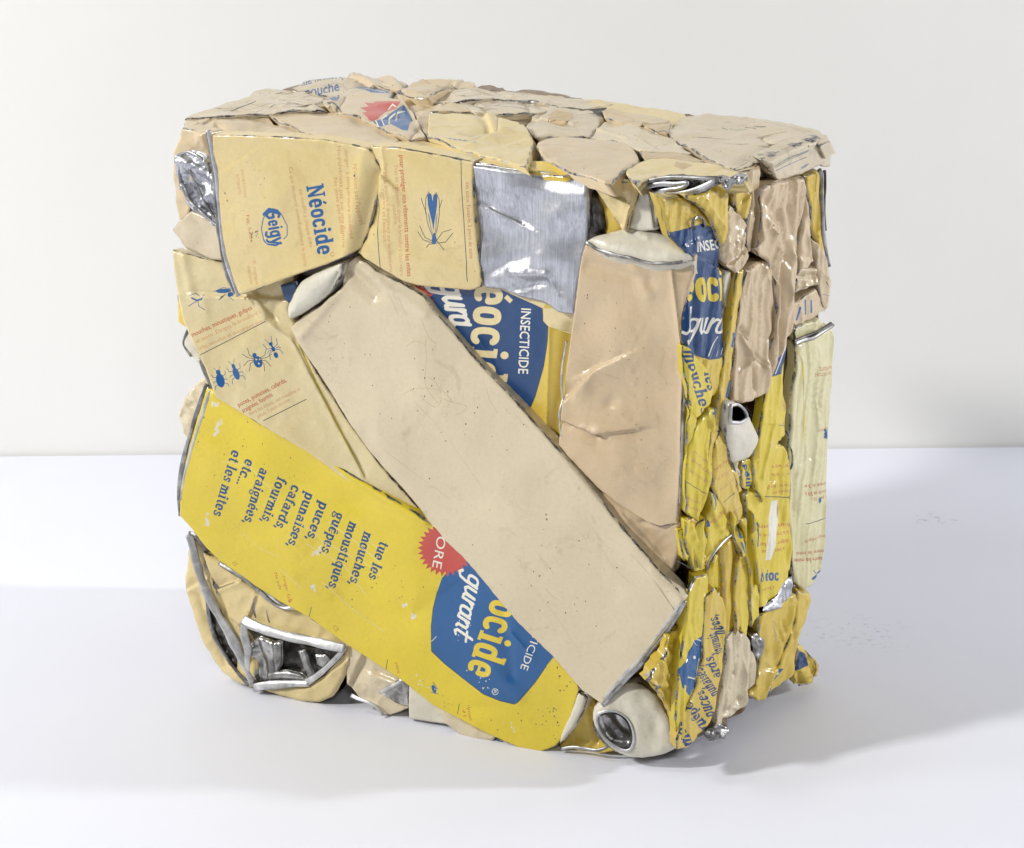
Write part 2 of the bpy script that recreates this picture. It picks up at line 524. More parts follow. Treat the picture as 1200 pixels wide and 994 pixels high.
def paint(name, col, col2, rough=0.27, speck=0.5, wear=1.0, dirt=0.45, coat=0.3, scratch=0.4):
    m = bpy.data.materials.new(name); m.use_nodes = True
    nt = m.node_tree; b = nt.nodes['Principled BSDF']; L = nt.links
    tc = nd(nt, 'ShaderNodeTexCoord'); co = tc.outputs['Object']
    big = noise_n(nt, co, 14, 4, .6, .3)
    c = mixc(nt, ramp(nt, big, .35, .68), (*col, 1), (*col2, 1))
    # brown handling dirt in blotches
    d1 = noise_n(nt, co, 38, 6, .7, 1.0)
    c = mixc(nt, mth(nt, 'MULTIPLY', ramp(nt, d1, .58, .8), dirt), c, (col[0] * .42, col[1] * .34, col[2] * .28, 1))
    # fine mottling of the old enamel
    d2 = noise_n(nt, co, 420, 2, .6)
    c = mixc(nt, ramp(nt, d2, .3, .75, 0, .16), c, (col[0] * .62, col[1] * .56, col[2] * .5, 1))
    d3 = noise_n(nt, co, 150, 5, .75, .6)
    c = mixc(nt, mth(nt, 'MULTIPLY', mth(nt, 'MULTIPLY', ramp(nt, d3, .60, .74), ramp(nt, big, .45, .6)), dirt * .9), c, (.20, .15, .10, 1))
    # dark specks
    vo = nd(nt, 'ShaderNodeTexVoronoi'); vo.inputs['Scale'].default_value = 110; vo.inputs['Randomness'].default_value = 1
    L.new(co, vo.inputs['Vector'])
    rad = ramp(nt, noise_n(nt, co, 33, 1), .46, .74, 0.0, .085)
    sp1 = mth(nt, 'LESS_THAN', vo.outputs['Distance'], rad)
    c = mixc(nt, mth(nt, 'MULTIPLY', sp1, speck), c, (.06, .045, .035, 1))
    # hairline scratches
    mp = nd(nt, 'ShaderNodeMapping'); mp.inputs['Rotation'].default_value = (.4, .9, .5); mp.inputs['Scale'].default_value = (9, 160, 30)
    L.new(co, mp.inputs['Vector'])
    sc = noise_n(nt, mp.outputs[0], 2.2, 3, .6, 1.4)
    scm = mth(nt, 'MULTIPLY', ramp(nt, mth(nt, 'ABSOLUTE', mth(nt, 'SUBTRACT', sc, .5)), 0, .006, 1, 0), ramp(nt, noise_n(nt, co, 20, 2), .55, .66))
    c = mixc(nt, mth(nt, 'MULTIPLY', scm, scratch), c, (.16, .12, .085, 1))
    # bare, dirty metal along edges and sharp creases
    ed = nd(nt, 'ShaderNodeAttribute', attribute_name='ed').outputs['Fac']
    cr = nd(nt, 'ShaderNodeAttribute', attribute_name='cr').outputs['Fac']
    en = noise_n(nt, co, 75, 5, .72)
    lim = ramp(nt, en, .45, .74, 0.0, 2.7 * wear)
    em = mth(nt, 'LESS_THAN', ed, lim)
    cm = mth(nt, 'GREATER_THAN', mth(nt, 'MULTIPLY', cr, ramp(nt, en, .45, .75)), .5)
    wm = mth(nt, 'MAXIMUM', em, cm)
    mc = mixc(nt, ramp(nt, noise_n(nt, co, 300, 2), .4, .6), (.06, .05, .045, 1), (.36, .34, .32, 1))
    c = mixc(nt, wm, c, mc)
    L.new(c, b.inputs['Base Color'])
    L.new(mth(nt, 'MULTIPLY', wm, .8), b.inputs['Metallic'])
    L.new(ramp(nt, d1, .3, .8, rough, rough + .22), b.inputs['Roughness'])
    b.inputs['Coat Weight'].default_value = coat; b.inputs['Coat Roughness'].default_value = .11
    bp = nd(nt, 'ShaderNodeBump'); bp.inputs['Strength'].default_value = .35; bp.inputs['Distance'].default_value = .0006
    hsum = mth(nt, 'ADD', mth(nt, 'MULTIPLY', noise_n(nt, co, 90, 3), .7), mth(nt, 'MULTIPLY', noise_n(nt, co, 22, 3), 1.3))
    L.new(mth(nt, 'SUBTRACT', hsum, mth(nt, 'MULTIPLY', wm, .25)), bp.inputs['Height']); L.new(bp.outputs[0], b.inputs['Normal'])
    return m

def metal(name, c0, c1, rough=.3, streak=0.0, bump=.4, met=1.0):
    m = bpy.data.materials.new(name); m.use_nodes = True
    nt = m.node_tree; b = nt.nodes['Principled BSDF']; L = nt.links
    co = nd(nt, 'ShaderNodeTexCoord').outputs['Object']
    n1 = noise_n(nt, co, 60, 5, .65, .5)
    if streak:
        mp = nd(nt, 'ShaderNodeMapping'); mp.inputs['Scale'].default_value = (900, 900, 30); mp.inputs['Rotation'].default_value = (0, .1, 0)
        L.new(co, mp.inputs['Vector'])
        n2 = noise_n(nt, mp.outputs[0], 1.0, 3, .6)
        n1 = mth(nt, 'ADD', mth(nt, 'MULTIPLY', n1, 1 - streak), mth(nt, 'MULTIPLY', n2, streak))
    c = mixc(nt, ramp(nt, n1, .38, .62), (*c0, 1), (*c1, 1))
    L.new(c, b.inputs['Base Color']); b.inputs['Metallic'].default_value = met
    L.new(ramp(nt, n1, .3, .7, rough + .15, rough), b.inputs['Roughness'])
    bp = nd(nt, 'ShaderNodeBump'); bp.inputs['Strength'].default_value = bump; bp.inputs['Distance'].default_value = .0006
    L.new(mth(nt, 'ADD', noise_n(nt, co, 150, 3), n1), bp.inputs['Height']); L.new(bp.outputs[0], b.inputs['Normal'])
    return m

BEIGE = paint('beige_enamel', (.57, .45, .28), (.61, .485, .305))
BEIGE2 = paint('pale_stone_enamel', (.615, .525, .36), (.655, .565, .39), speck=.8, dirt=.55, scratch=.8)
PINK = paint('pinkish_beige_enamel', (.61, .475, .30), (.57, .43, .26), rough=.28, speck=.7)
CREAM = paint('cream_enamel', (.67, .53, .235), (.67, .545, .28), speck=.6)
PALE = paint('pale_cream_enamel', (.67, .575, .34), (.67, .55, .28), speck=.5)
LIME = paint('pale_lemon_enamel', (.70, .655, .40), (.68, .62, .34), speck=.4)
YEL = paint('yellow_enamel', (.70, .55, .03), (.66, .51, .045), speck=.6, dirt=.32, wear=1.0)
YEL2 = paint('golden_yellow_enamel', (.66, .475, .05), (.63, .46, .09), dirt=.4)
WHITEC = paint('offwhite_cap_enamel', (.68, .65, .54), (.62, .58, .47), speck=.4)
SCUFF = paint('scuffed_beige_enamel', (.56, .475, .33), (.62, .53, .38), speck=.8, wear=1.3, dirt=.8, scratch=1.0)
BLUE = paint('blue_print', (.006, .046, .15), (.008, .055, .175), speck=0, dirt=.1, coat=.35, scratch=.2)
BLUE2 = paint('bright_blue_print', (.012, .095, .27), (.015, .105, .29), speck=0, dirt=.1, coat=.35, scratch=.2)
LBLUE = paint('list_blue_print', (.010, .062, .17), (.012, .07, .185), speck=0, dirt=.1)
RED = paint('red_print', (.55, .065, .045), (.50, .08, .06), speck=0, dirt=.1)
REDT = paint('faded_red_print', (.45, .09, .03), (.50, .14, .06), speck=0, dirt=.1)
REDF = paint('worn_red_print', (.52, .24, .10), (.52, .27, .13), speck=0, dirt=.1)
WHITEP = paint('white_print', (.82, .79, .68), (.78, .74, .62), speck=0, dirt=.1)
CRMP = paint('cream_print', (.74, .62, .34), (.72, .6, .32), speck=0, dirt=.1)
INK = paint('dark_ink_print', (.04, .055, .06), (.05, .06, .06), speck=0, dirt=.0)
YELP = paint('yellow_print', (.74, .56, .04), (.70, .54, .05), speck=0, dirt=.1)
SILVER = metal('brushed_tinplate', (.38, .39, .42), (.62, .63, .67), .38, .5)
RIM = metal('seam_tinplate', (.17, .165, .16), (.50, .50, .50), .34)
WHITERIM = metal('pale_seam_metal', (.40, .40, .40), (.72, .72, .72), .40, met=.75)
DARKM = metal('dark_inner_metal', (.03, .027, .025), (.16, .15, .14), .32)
INNER = metal('inner_tin', (.22, .215, .21), (.68, .67, .66), .26)
BROWN = paint('gap_shade_brown', (.13, .075, .03), (.22, .13, .045), dirt=.6)  # brown darkened to paint in the shade of the gaps between cans

# ------------------------------------------------------------------ printing: everything returns polygons in photo-plane units
def text_polys(txt, bold=0.0, res=2):
    cu = bpy.data.curves.new('t', 'FONT'); cu.body = txt; cu.resolution_u = res; cu.offset = bold; cu.fill_mode = 'FRONT'
    ob = bpy.data.objects.new('t', cu); scene.collection.objects.link(ob)
    dg = bpy.context.evaluated_depsgraph_get(); me = ob.evaluated_get(dg).to_mesh()
    co = [(v.co.x, v.co.y) for v in me.vertices]
    out = [[co[i] for i in p.vertices] for p in me.polygons]
    ob.evaluated_get(dg).to_mesh_clear()
    bpy.data.objects.remove(ob); bpy.data.curves.remove(cu)
    return out

def place(polys, p0, p1, em, shear=0.0, xscale=None):
    xs = [v[0] for pl in polys for v in pl]
    if not xs: return []
    x0, x1 = min(xs), max(xs)
    p0 = np.array(p0, float); p1 = np.array(p1, float); d = p1 - p0; L = np.hypot(*d); d = d / L
    up = np.array([d[1], -d[0]])
    k = L / (x1 - x0) if xscale is None else xscale
    return [[tuple(p0 + d * ((x - x0) * k + shear * y * em) + up * y * em) for x, y in pl] for pl in polys]

def T(txt, p0, p1, em, bold=0.0, res=2, shear=0.0):
    return place(text_polys(txt, bold, res), p0, p1, em, shear)

def stroke(pts, w, closed=False, cap=True):
    pts = [np.array(p, float) for p in pts]
    if closed: pts = pts + [pts[0]]
    out = []
    for i in range(len(pts) - 1):
        a, b = pts[i], pts[i + 1]; d = b - a; L = np.hypot(*d)
        if L < 1e-6: continue
        n = np.array([-d[1], d[0]]) / L * w / 2
        out.append([tuple(a + n), tuple(b + n), tuple(b - n), tuple(a - n)])
    for i, p in enumerate(pts):
        if not cap and i in (0, len(pts) - 1) and not closed: continue
        out.append([tuple(p + np.array([math.cos(t), math.sin(t)]) * w / 2) for t in np.linspace(0, 2 * math.pi, 9)[:-1]])
    return out

def arc(cx, cy, rx, ry, a0, a1, n=10):
    return [(cx + rx * math.cos(math.radians(a)), cy + ry * math.sin(math.radians(a))) for a in np.linspace(a0, a1, n)]

def sarc(cx, cy, rx, ry, a0, a1, n=12, e=.75):
    out = []
    for a in np.linspace(a0, a1, n):
        c, s = math.cos(math.radians(a)), math.sin(math.radians(a))
        out.append((cx + rx * math.copysign(abs(c) ** e, c), cy + ry * math.copysign(abs(s) ** e, s)))
    return out

def slab(ch, t=.25):
    """fat condensed slab letter, x-height 1; returns polys, advance"""
    h = t / 2; s = .15
    if ch == 'o': return stroke(sarc(.36, .5, .36 - h, .5 - h * .75, 0, 360, 18)[:-1], t, True), .80
    if ch == 'c': return stroke(sarc(.36, .5, .36 - h, .5 - h * .75, 42, 318, 14), t), .76
    if ch in 'eé':
        g = stroke(sarc(.36, .5, .36 - h, .5 - h * .75, 0, 302, 15), t) + stroke([(.18, .48), (.60, .48)], t * .5, cap=False)
        if ch == 'é': g += stroke([(.34, 1.13), (.52, 1.36)], t * .7, cap=False)
        return g, .80
    if ch == 'i':
        return (stroke([(.25, 0.02), (.25, 1)], t, cap=False) + stroke([(.04, .93), (.25, .93)], s, cap=False) + stroke([(.02, .07), (.48, .07)], s, cap=False)
                + [arc(.25, 1.27, .15, .15, 0, 340, 12)]), .54
    if ch == 'd':
        return (stroke(sarc(.36, .5, .36 - h, .5 - h * .75, 0, 360, 18)[:-1], t, True) + stroke([(.60, 0), (.60, 1.45)], t, cap=False)
                + stroke([(.42, 1.38), (.6, 1.38)], s, cap=False) + stroke([(.6, .07), (.82, .07)], s, cap=False)), .88
    if ch == 'N':
        return (stroke([(.22, 0), (.22, 1.4)], t * .8, cap=False) + stroke([(.84, 0), (.84, 1.4)], t * .6, cap=False) + stroke([(.2, 1.38), (.84, .05)], t, cap=False)
                + stroke([(.0, 1.33), (.36, 1.33)], s, cap=False) + stroke([(.0, .07), (.46, .07)], s, cap=False) + stroke([(.66, 1.33), (1.04, 1.33)], s, cap=False)), 1.12
    return [], .4

def slab_word(w, p0, d, xh, t=.25, xs=1.0, shear=0.0):
    """p0 baseline start, d direction, xh x-height in px"""
    d = np.array(d, float); d /= np.hypot(*d); up = np.array([d[1], -d[0]]); p0 = np.array(p0, float)
    x = 0; out = []
    for ch in w:
        g, adv = slab(ch, t)
        for pl in g:
            out.append([tuple(p0 + d * ((x + a) * xs * xh + shear * b * xh) + up * b * xh) for a, b in pl])
        x += adv
    return out

def fat(ch, t=.23):
    s = .13; k = dict(cap=False)
    B_ = lambda: stroke(sarc(.34, .5, .23, .41, 0, 360, 14)[:-1], t, True)
    foot = lambda x, w=.22: stroke([(x - w, .06), (x + w, .06)], s, **k)
    head = lambda x, w=.22, y=.94: stroke([(x - w, y), (x, y)], s, **k)
    if ch in 'oceé': return slab(ch, t)
    if ch == 'ê': return slab('e', t)[0] + stroke([(.2, 1.15), (.36, 1.32), (.52, 1.15)], .12), .8
    if ch in 'id': return slab(ch, t)
    if ch == 'l': return stroke([(.24, 0), (.24, 1.45)], t, **k) + head(.24, .2, 1.38) + foot(.24), .52
    if ch == 't': return stroke([(.26, 1.3), (.26, .22), (.38, .08), (.54, .14)], t * .9, **k) + stroke([(.02, .93), (.52, .93)], s, **k), .58
    if ch == 'f': return stroke([(.24, 0), (.24, 1.15), (.36, 1.36), (.56, 1.30)], t * .9, **k) + stroke([(.02, .93), (.5, .93)], s, **k) + foot(.24), .58
    if ch == 'u': return stroke([(.2, 1), (.2, .25), (.34, .08), (.54, .2)], t, **k) + stroke([(.6, 0), (.6, 1)], t, **k) + head(.2, .18) + head(.6, .18) + stroke([(.6, .06), (.8, .06)], s, **k), .84
    if ch in 'nmhr':
        g = stroke([(.2, 0), (.2, 1.45 if ch == 'h' else 1)], t, **k) + head(.2, .18, 1.38 if ch == 'h' else .94) + foot(.2, .19)
        if ch == 'r': return g + stroke([(.22, .62), (.38, .86), (.56, .84)], t * .9), .64
        g += stroke([(.24, .68), (.42, .9), (.58, .74), (.6, 0)], t, **k) + foot(.6, .19)
        if ch == 'm': return g + stroke([(.64, .68), (.82, .9), (.98, .74), (1.0, 0)], t, **k) + foot(1.0, .19), 1.22
        return g, .84
    if ch == 'p': return B_() + stroke([(.12, -.42), (.12, 1)], t, **k) + stroke([(-.05, -.38), (.3, -.38)], s, **k) + head(.12, .16), .76
    if ch == 'q': return B_() + stroke([(.58, -.42), (.58, 1)], t, **k) + stroke([(.4, -.38), (.76, -.38)], s, **k), .80
    if ch == 'g': return stroke(sarc(.32, .62, .2, .3, 0, 360, 12)[:-1], t * .85, True) + stroke([(.5, .86), (.7, .96)], s * 1.2) + stroke([(.2, .3), (.16, .14), (.56, .04), (.62, -.2), (.36, -.36), (.1, -.24), (.16, -.04)], t * .62), .76
    if ch == 'a': return stroke([(.12, .76), (.32, .92), (.54, .8), (.56, .08)], t * .9, **k) + stroke(sarc(.32, .30, .2, .21, 0, 360, 12)[:-1], t * .8, True) + stroke([(.56, .06), (.74, .06)], s, **k), .78
    if ch == 's': return stroke([(.54, .76), (.4, .92), (.2, .88), (.14, .70), (.3, .54), (.48, .42), (.54, .24), (.38, .08), (.16, .10), (.1, .26)], t * .8), .66
    if ch == ',': return stroke([(.14, .1), (.08, -.22)], t * .8), .36
    if ch == '.': return [arc(.14, .12, .14, .14, 0, 330, 8)], .34
    return [], .36

def fat_word(w, p0, p1, xh, t=.23, shear=.1):
    polys, x = [], 0
    for ch in w:
        g, adv = fat(ch, t)
        polys += [[(x + a_, b) for a_, b in pl] for pl in g]; x += adv
    return place(polys, p0, p1, xh, shear)

SCRIPT = {
    'l': ([[(.02, .1), (.18, 0), (.30, .2), (.30, 1.75)]], .42),
    'g': ([sarc(.32, .55, .28, .42, 20, 380, 14), [(.62, 1.0), (.60, 0), (.50, -.55), (.25, -.70), (.05, -.45)]], .80),
    'u': ([[(.08, 1.0), (.08, .25), (.24, .02), (.50, .2), (.58, 1.0)], [(.58, 1.0), (.58, .15), (.74, .02)]], .80),
    'r': ([[(.10, 1.0), (.10, 0)], [(.10, .6), (.30, .95), (.46, .92)]], .50),
    'a': ([sarc(.32, .5, .26, .46, 10, 370, 14), [(.60, 1.0), (.58, .15), (.74, .02)]], .80),
    'n': ([[(.08, 1.0), (.08, 0)], [(.08, .6), (.30, .97), (.52, .85), (.54, .15), (.70, .02)]], .76),
    't': ([[(.22, 1.55), (.18, .2), (.34, .0), (.52, .12)], [(-.06, 1.02), (.60, 1.06)]], .6),
}
def script_word(w, p0, d, xh, width=.24, shear=.35, xs=1.0):
    d = np.array(d, float); d /= np.hypot(*d); up = np.array([d[1], -d[0]]); p0 = np.array(p0, float)
    x = 0; out = []
    for ch in w:
        g, adv = SCRIPT[ch]
        for st in g:
            for pl in stroke(st, width):
                out.append([tuple(p0 + d * ((x + a + shear * b) * xs * xh) + up * b * xh) for a, b in pl])
        x += adv
    return out

def line(a, b, w=.8): return stroke(resample([a, b], 5, False), w, cap=False)
def ell(cx, cy, rx, ry, ang=0, n=16):
    a = math.radians(ang); c, s = math.cos(a), math.sin(a)
    return [(cx + rx * math.cos(t) * c - ry * math.sin(t) * s, cy + rx * math.cos(t) * s + ry * math.sin(t) * c) for t in np.linspace(0, 2 * math.pi, n + 1)[:-1]]
def star(cx, cy, R, r, n, ph=0):
    out = []
    for k in range(2 * n):
        a = math.pi * k / n + ph; q = R if k % 2 == 0 else r
        out.append((cx + q * math.cos(a), cy + q * math.sin(a)))
    return [out]
def bug(cx, cy, ang, L, W, legs=3, leg=1.0, head=.25, split=True, lw=.7):
    """insect drawing: ang is direction of the head in degrees (image space)"""
    a = math.radians(ang); d = np.array([math.cos(a), math.sin(a)]); n = np.array([-d[1], d[0]]); c = np.array([cx, cy])
    o = [ell(cx, cy, L / 2, W / 2, ang), ell(*(c + d * L * .58), L * head / 2 + .5, W * .28, ang)]
    for k in range(legs):
        t = (k - (legs - 1) / 2) / max(1, legs - 1) * .7
        for s in (-1, 1):
            p0 = c + d * L * t * .6; p1 = p0 + n * s * (W * .5 + 3.0 * leg) + d * t * 5; p2 = p1 + n * s * 1.2 * leg + d * (t * 9 + (-1.5 if t <= 0 else 1.5)) * leg
            o += stroke([p0, p1, p2], lw)
    for s in (-1, 1):
        p0 = c + d * L * .6; o += stroke([p0, p0 + d * 4 * leg + n * s * 2.2, p0 + d * 7.5 * leg + n * s * 4], lw * .8)
    return o

def ragged(cx, cy, rx, ry, ang=0, n=14, seed=0, sz=1.6):
    """cluster of torn little flakes"""
    rs = np.random.RandomState(seed); a = math.radians(ang); out = []
    for k in range(n):
        u, v = rs.normal(0, .45, 2); px, py = u * rx, v * ry
        x, y = cx + px * math.cos(a) - py * math.sin(a), cy + px * math.sin(a) + py * math.cos(a)
        R = sz * rs.uniform(.35, 1.5); kk = rs.randint(5, 9)
        out.append([(x + R * rs.uniform(.45, 1.2) * math.cos(t), y + R * 1.4 * rs.uniform(.45, 1.2) * math.sin(t)) for t in np.linspace(0, 2 * math.pi, kk + 1)[:-1]])
    return out
def hair(x0, y0, x1, y1, n=6, w=.35, seed=0, spread=10):
    rs = np.random.RandomState(seed); out = []
    d = np.array([x1 - x0, y1 - y0], float); L = np.hypot(*d)
    for k in range(n):
        t = rs.uniform(0, .8); s = np.array([x0, y0]) + d * t + rs.normal(0, spread, 2); l = rs.uniform(.08, .4) * L
        e = s + d / L * l + rs.normal(0, l * .08, 2); mid = (s + e) / 2 + rs.normal(0, l * .05, 2)
        out += stroke([s, mid, e], w * rs.uniform(.6, 1.4), cap=False)
    return out
# ------------------------------------------------------------------ setting
def simple_mat(name, c0, c1, rough, scale, bump=.1, marks=()):
    m = bpy.data.materials.new(name); m.use_nodes = True
    nt = m.node_tree; b = nt.nodes['Principled BSDF']; L = nt.links
    co = nd(nt, 'ShaderNodeTexCoord').outputs['Object']
    n1 = noise_n(nt, co, scale, 5, .6, .4)
    c = mixc(nt, ramp(nt, n1, .35, .65), (*c0, 1), (*c1, 1))
    for (pos, rad, st) in marks:
        v = nd(nt, 'ShaderNodeVectorMath', operation='SUBTRACT'); L.new(co, v.inputs[0]); v.inputs[1].default_value = pos
        v2 = nd(nt, 'ShaderNodeVectorMath', operation='DIVIDE'); L.new(v.outputs[0], v2.inputs[0]); v2.inputs[1].default_value = rad
        ln = nd(nt, 'ShaderNodeVectorMath', operation='LENGTH'); L.new(v2.outputs[0], ln.inputs[0])
        f = mth(nt, 'MULTIPLY', ramp(nt, ln.outputs['Value'], 0.3, 1, 1, 0), ramp(nt, noise_n(nt, co, 160, 4, .7), .56, .68))
        c = mixc(nt, mth(nt, 'MULTIPLY', f, st), c, (.25, .24, .23, 1))
    L.new(c, b.inputs['Base Color']); b.inputs['Roughness'].default_value = rough
    b.inputs['Specular IOR Level'].default_value = .3
    bp = nd(nt, 'ShaderNodeBump'); bp.inputs['Strength'].default_value = bump; bp.inputs['Distance'].default_value = .002
    L.new(noise_n(nt, co, scale * 9, 4), bp.inputs['Height']); L.new(bp.outputs[0], b.inputs['Normal'])
    return m

zz = np.array([0, 0, 1.0])
gp = lambda x, y: tuple(hit((x, y), np.zeros(3), zz)[0])
m1 = gp(1095, 608); m2 = gp(1005, 742)
TABLE = simple_mat('white_tabletop_laminate', (.745, .76, .85), (.76, .775, .86), .55, 5, .05,
                   [(m1, (.025, .022, .05), .8), (m2, (.05, .05, .05), .5)])
WALL = simple_mat('off_white_wall_plaster', (.87, .865, .83), (.89, .885, .85), .85, 2.2, .25,
                  [((.36, .84, .34), (.13, .1, .012), .25), ((-.42, .84, .26), (.1, .1, .02), .18)])
a, b_ = hit((0, 534), np.zeros(3), zz)[0], hit((1200, 523), np.zeros(3), zz)[0]
d_ = (b_ - a) / np.linalg.norm(b_ - a)
L0, R0 = a - d_ * 2.5, b_ + d_ * 2.5
nback = np.array([-d_[1], d_[0], 0])
def slab_obj(name, poly, z0, z1, mat):
    n = len(poly)
    V = [(x, y, z1) for x, y in poly] + [(x, y, z0) for x, y in poly]
    F = [list(range(n)), list(range(2 * n - 1, n - 1, -1))] + [[i, i + n, (i + 1) % n + n, (i + 1) % n] for i in range(n)]
    o = mesh_obj(name, V, F, [mat], smooth=False); o['kind'] = 'structure'
    bv = o.modifiers.new('edge', 'BEVEL'); bv.width = .003; bv.segments = 3
    return o
slab_obj('table_top', [(L0[0], L0[1]), (L0[0], -2.6), (R0[0], -2.6), (R0[0], R0[1])], -.03, 0.0, TABLE)
w0, w1 = L0 + nback * .002, R0 + nback * .002
slab_obj('backdrop_wall', [(w0[0], w0[1]), (w1[0], w1[1]), (w1[0] + nback[0] * .1, w1[1] + nback[1] * .1), (w0[0] + nback[0] * .1, w0[1] + nback[1] * .1)], -1.0, 3.2, WALL)

# ------------------------------------------------------------------ the block
block = bpy.data.objects.new('compressed_can_block', None)
scene.collection.objects.link(block)
block['label'] = 'rough cube of crushed beige and yellow insecticide tins standing on the white table'
block['category'] = 'sculpture'
BP = block

# packed tin inside, seen only in the gaps, its brown darkened as their shade
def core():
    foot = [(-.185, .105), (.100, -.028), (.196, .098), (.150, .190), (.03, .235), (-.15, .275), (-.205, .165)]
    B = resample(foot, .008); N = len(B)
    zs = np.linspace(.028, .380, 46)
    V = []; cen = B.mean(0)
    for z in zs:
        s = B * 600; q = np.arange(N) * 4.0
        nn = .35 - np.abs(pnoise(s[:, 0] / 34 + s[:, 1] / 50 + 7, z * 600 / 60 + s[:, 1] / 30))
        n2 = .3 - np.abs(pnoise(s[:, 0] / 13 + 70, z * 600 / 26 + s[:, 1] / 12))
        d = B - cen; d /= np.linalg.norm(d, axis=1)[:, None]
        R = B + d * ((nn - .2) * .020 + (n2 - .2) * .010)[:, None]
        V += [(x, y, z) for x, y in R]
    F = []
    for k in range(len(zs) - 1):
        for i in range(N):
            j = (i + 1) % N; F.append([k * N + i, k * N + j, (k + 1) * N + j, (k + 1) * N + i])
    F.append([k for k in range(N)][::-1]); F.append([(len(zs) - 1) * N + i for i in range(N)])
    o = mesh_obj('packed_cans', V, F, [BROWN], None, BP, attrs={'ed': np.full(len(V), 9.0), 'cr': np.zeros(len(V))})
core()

def P(name, face, outline, mat, label=None, **k):
    k.setdefault('facet', (.7, 48))
    return make_panel(name, face, outline, mat, BP, label=label, **k)

GRIME = paint('brown_speck', (.13, .085, .04), (.20, .14, .07), speck=0)
# ================================================================= FRONT FACE
# recessed blue and yellow label
pr6 = [(BLUE, [[(490, 330), (540, 325), (567, 325), (600, 343), (636, 361), (637, 376), (643, 382), (642, 400), (637, 430), (627, 465), (616, 490), (560, 440), (500, 370)]]),
       (RED, [star(489, 352, 21, 15, 16)[0]]),
       (INK, stroke([(636, 361), (637, 376), (643, 382), (642, 400), (637, 430), (627, 465), (616, 490)], .8)),
       (CRMP, slab_word('éocid', (557.5, 334), (-.085, 1), 32, .26, .95)),
       (WHITEP, script_word('lgura', (511, 326), (.33, .95), 19, .26, .45, .95)),
       (WHITEP, T('INSECTICIDE', (611.5, 361), (607, 438), 16.5, .012)), (CRMP, [[(565, 325), (640, 355), (637, 361), (566, 330)]]),
       (CRMP, [[(637, 361), (637, 376), (643, 382), (675, 395), (680, 360)]])]
P('crushed_can', 'F', [(478, 320), (565, 325), (590, 330), (685, 345), (684, 400), (672, 450), (662, 490), (658, 545), (600, 490), (540, 425), (500, 370), (482, 340)], YEL2,
  'blue and yellow can side wedged between the plain beige cans', h=-9, tilt=[(480, 330, -8), (660, 360, -7), (640, 520, -12)], r=3, noise=(2, 70), crumple=1.2, cscale=60,
  creases=[(668, 385, 650, 520, -6, 9, 'g'), (645, 384, 640, 520, 2.5, 3, 'v'), (560, 395, 610, 480, 1.8, 5, 'v')], prints=pr6, seed=6)

# silver panel
sil = P('bare_tin_can', 'F', [(555, 193), (597, 198), (636, 203), (690, 210), (691, 233), (688, 272), (682, 310), (676, 348), (674, 369), (655, 366), (640, 358), (628, 354), (612, 349), (590, 341), (567, 338), (563, 310), (559, 272), (556, 233)], SILVER,
        'bare brushed tin panel below the top edge', h=3, r=4, noise=(7, 60), crumple=3.5, cscale=90, fine=.2, rand=3, seed=3,
        creases=[(600, 318, 640, 322, 4.5, 6, 'g'), (575, 245, 610, 262, 3, 6, 's'), (570, 318, 620, 300, -3, 8, 'g'), (640, 323, 655, 345, 2.5, 4, 'v'), (560, 215, 690, 228, 2, 8, 'g'), (575, 345, 640, 330, -3.5, 6, 'g')],
        dents=[(620, 285, 26, 18, -4), (655, 250, 20, 30, 3), (590, 240, 18, 24, 2.5)])
free_tube('F', [(555, 193, 3), (575, 195, 4), (600, 199, 5), (630, 202, 4), (662, 206, 5), (690, 211, 3)], 1.7, RIM, sil, seed=3)
P('folded_tin', 'F', [(690, 222), (696, 226), (706, 245), (709, 268), (704, 280), (690, 300), (680, 350), (674, 366), (678, 330), (686, 290)], DARKM, h=-4, r=5, noise=(1, 20), crumple=1, seed=33,
  creases=[(694, 232, 700, 270, 3, 3, 'g')])

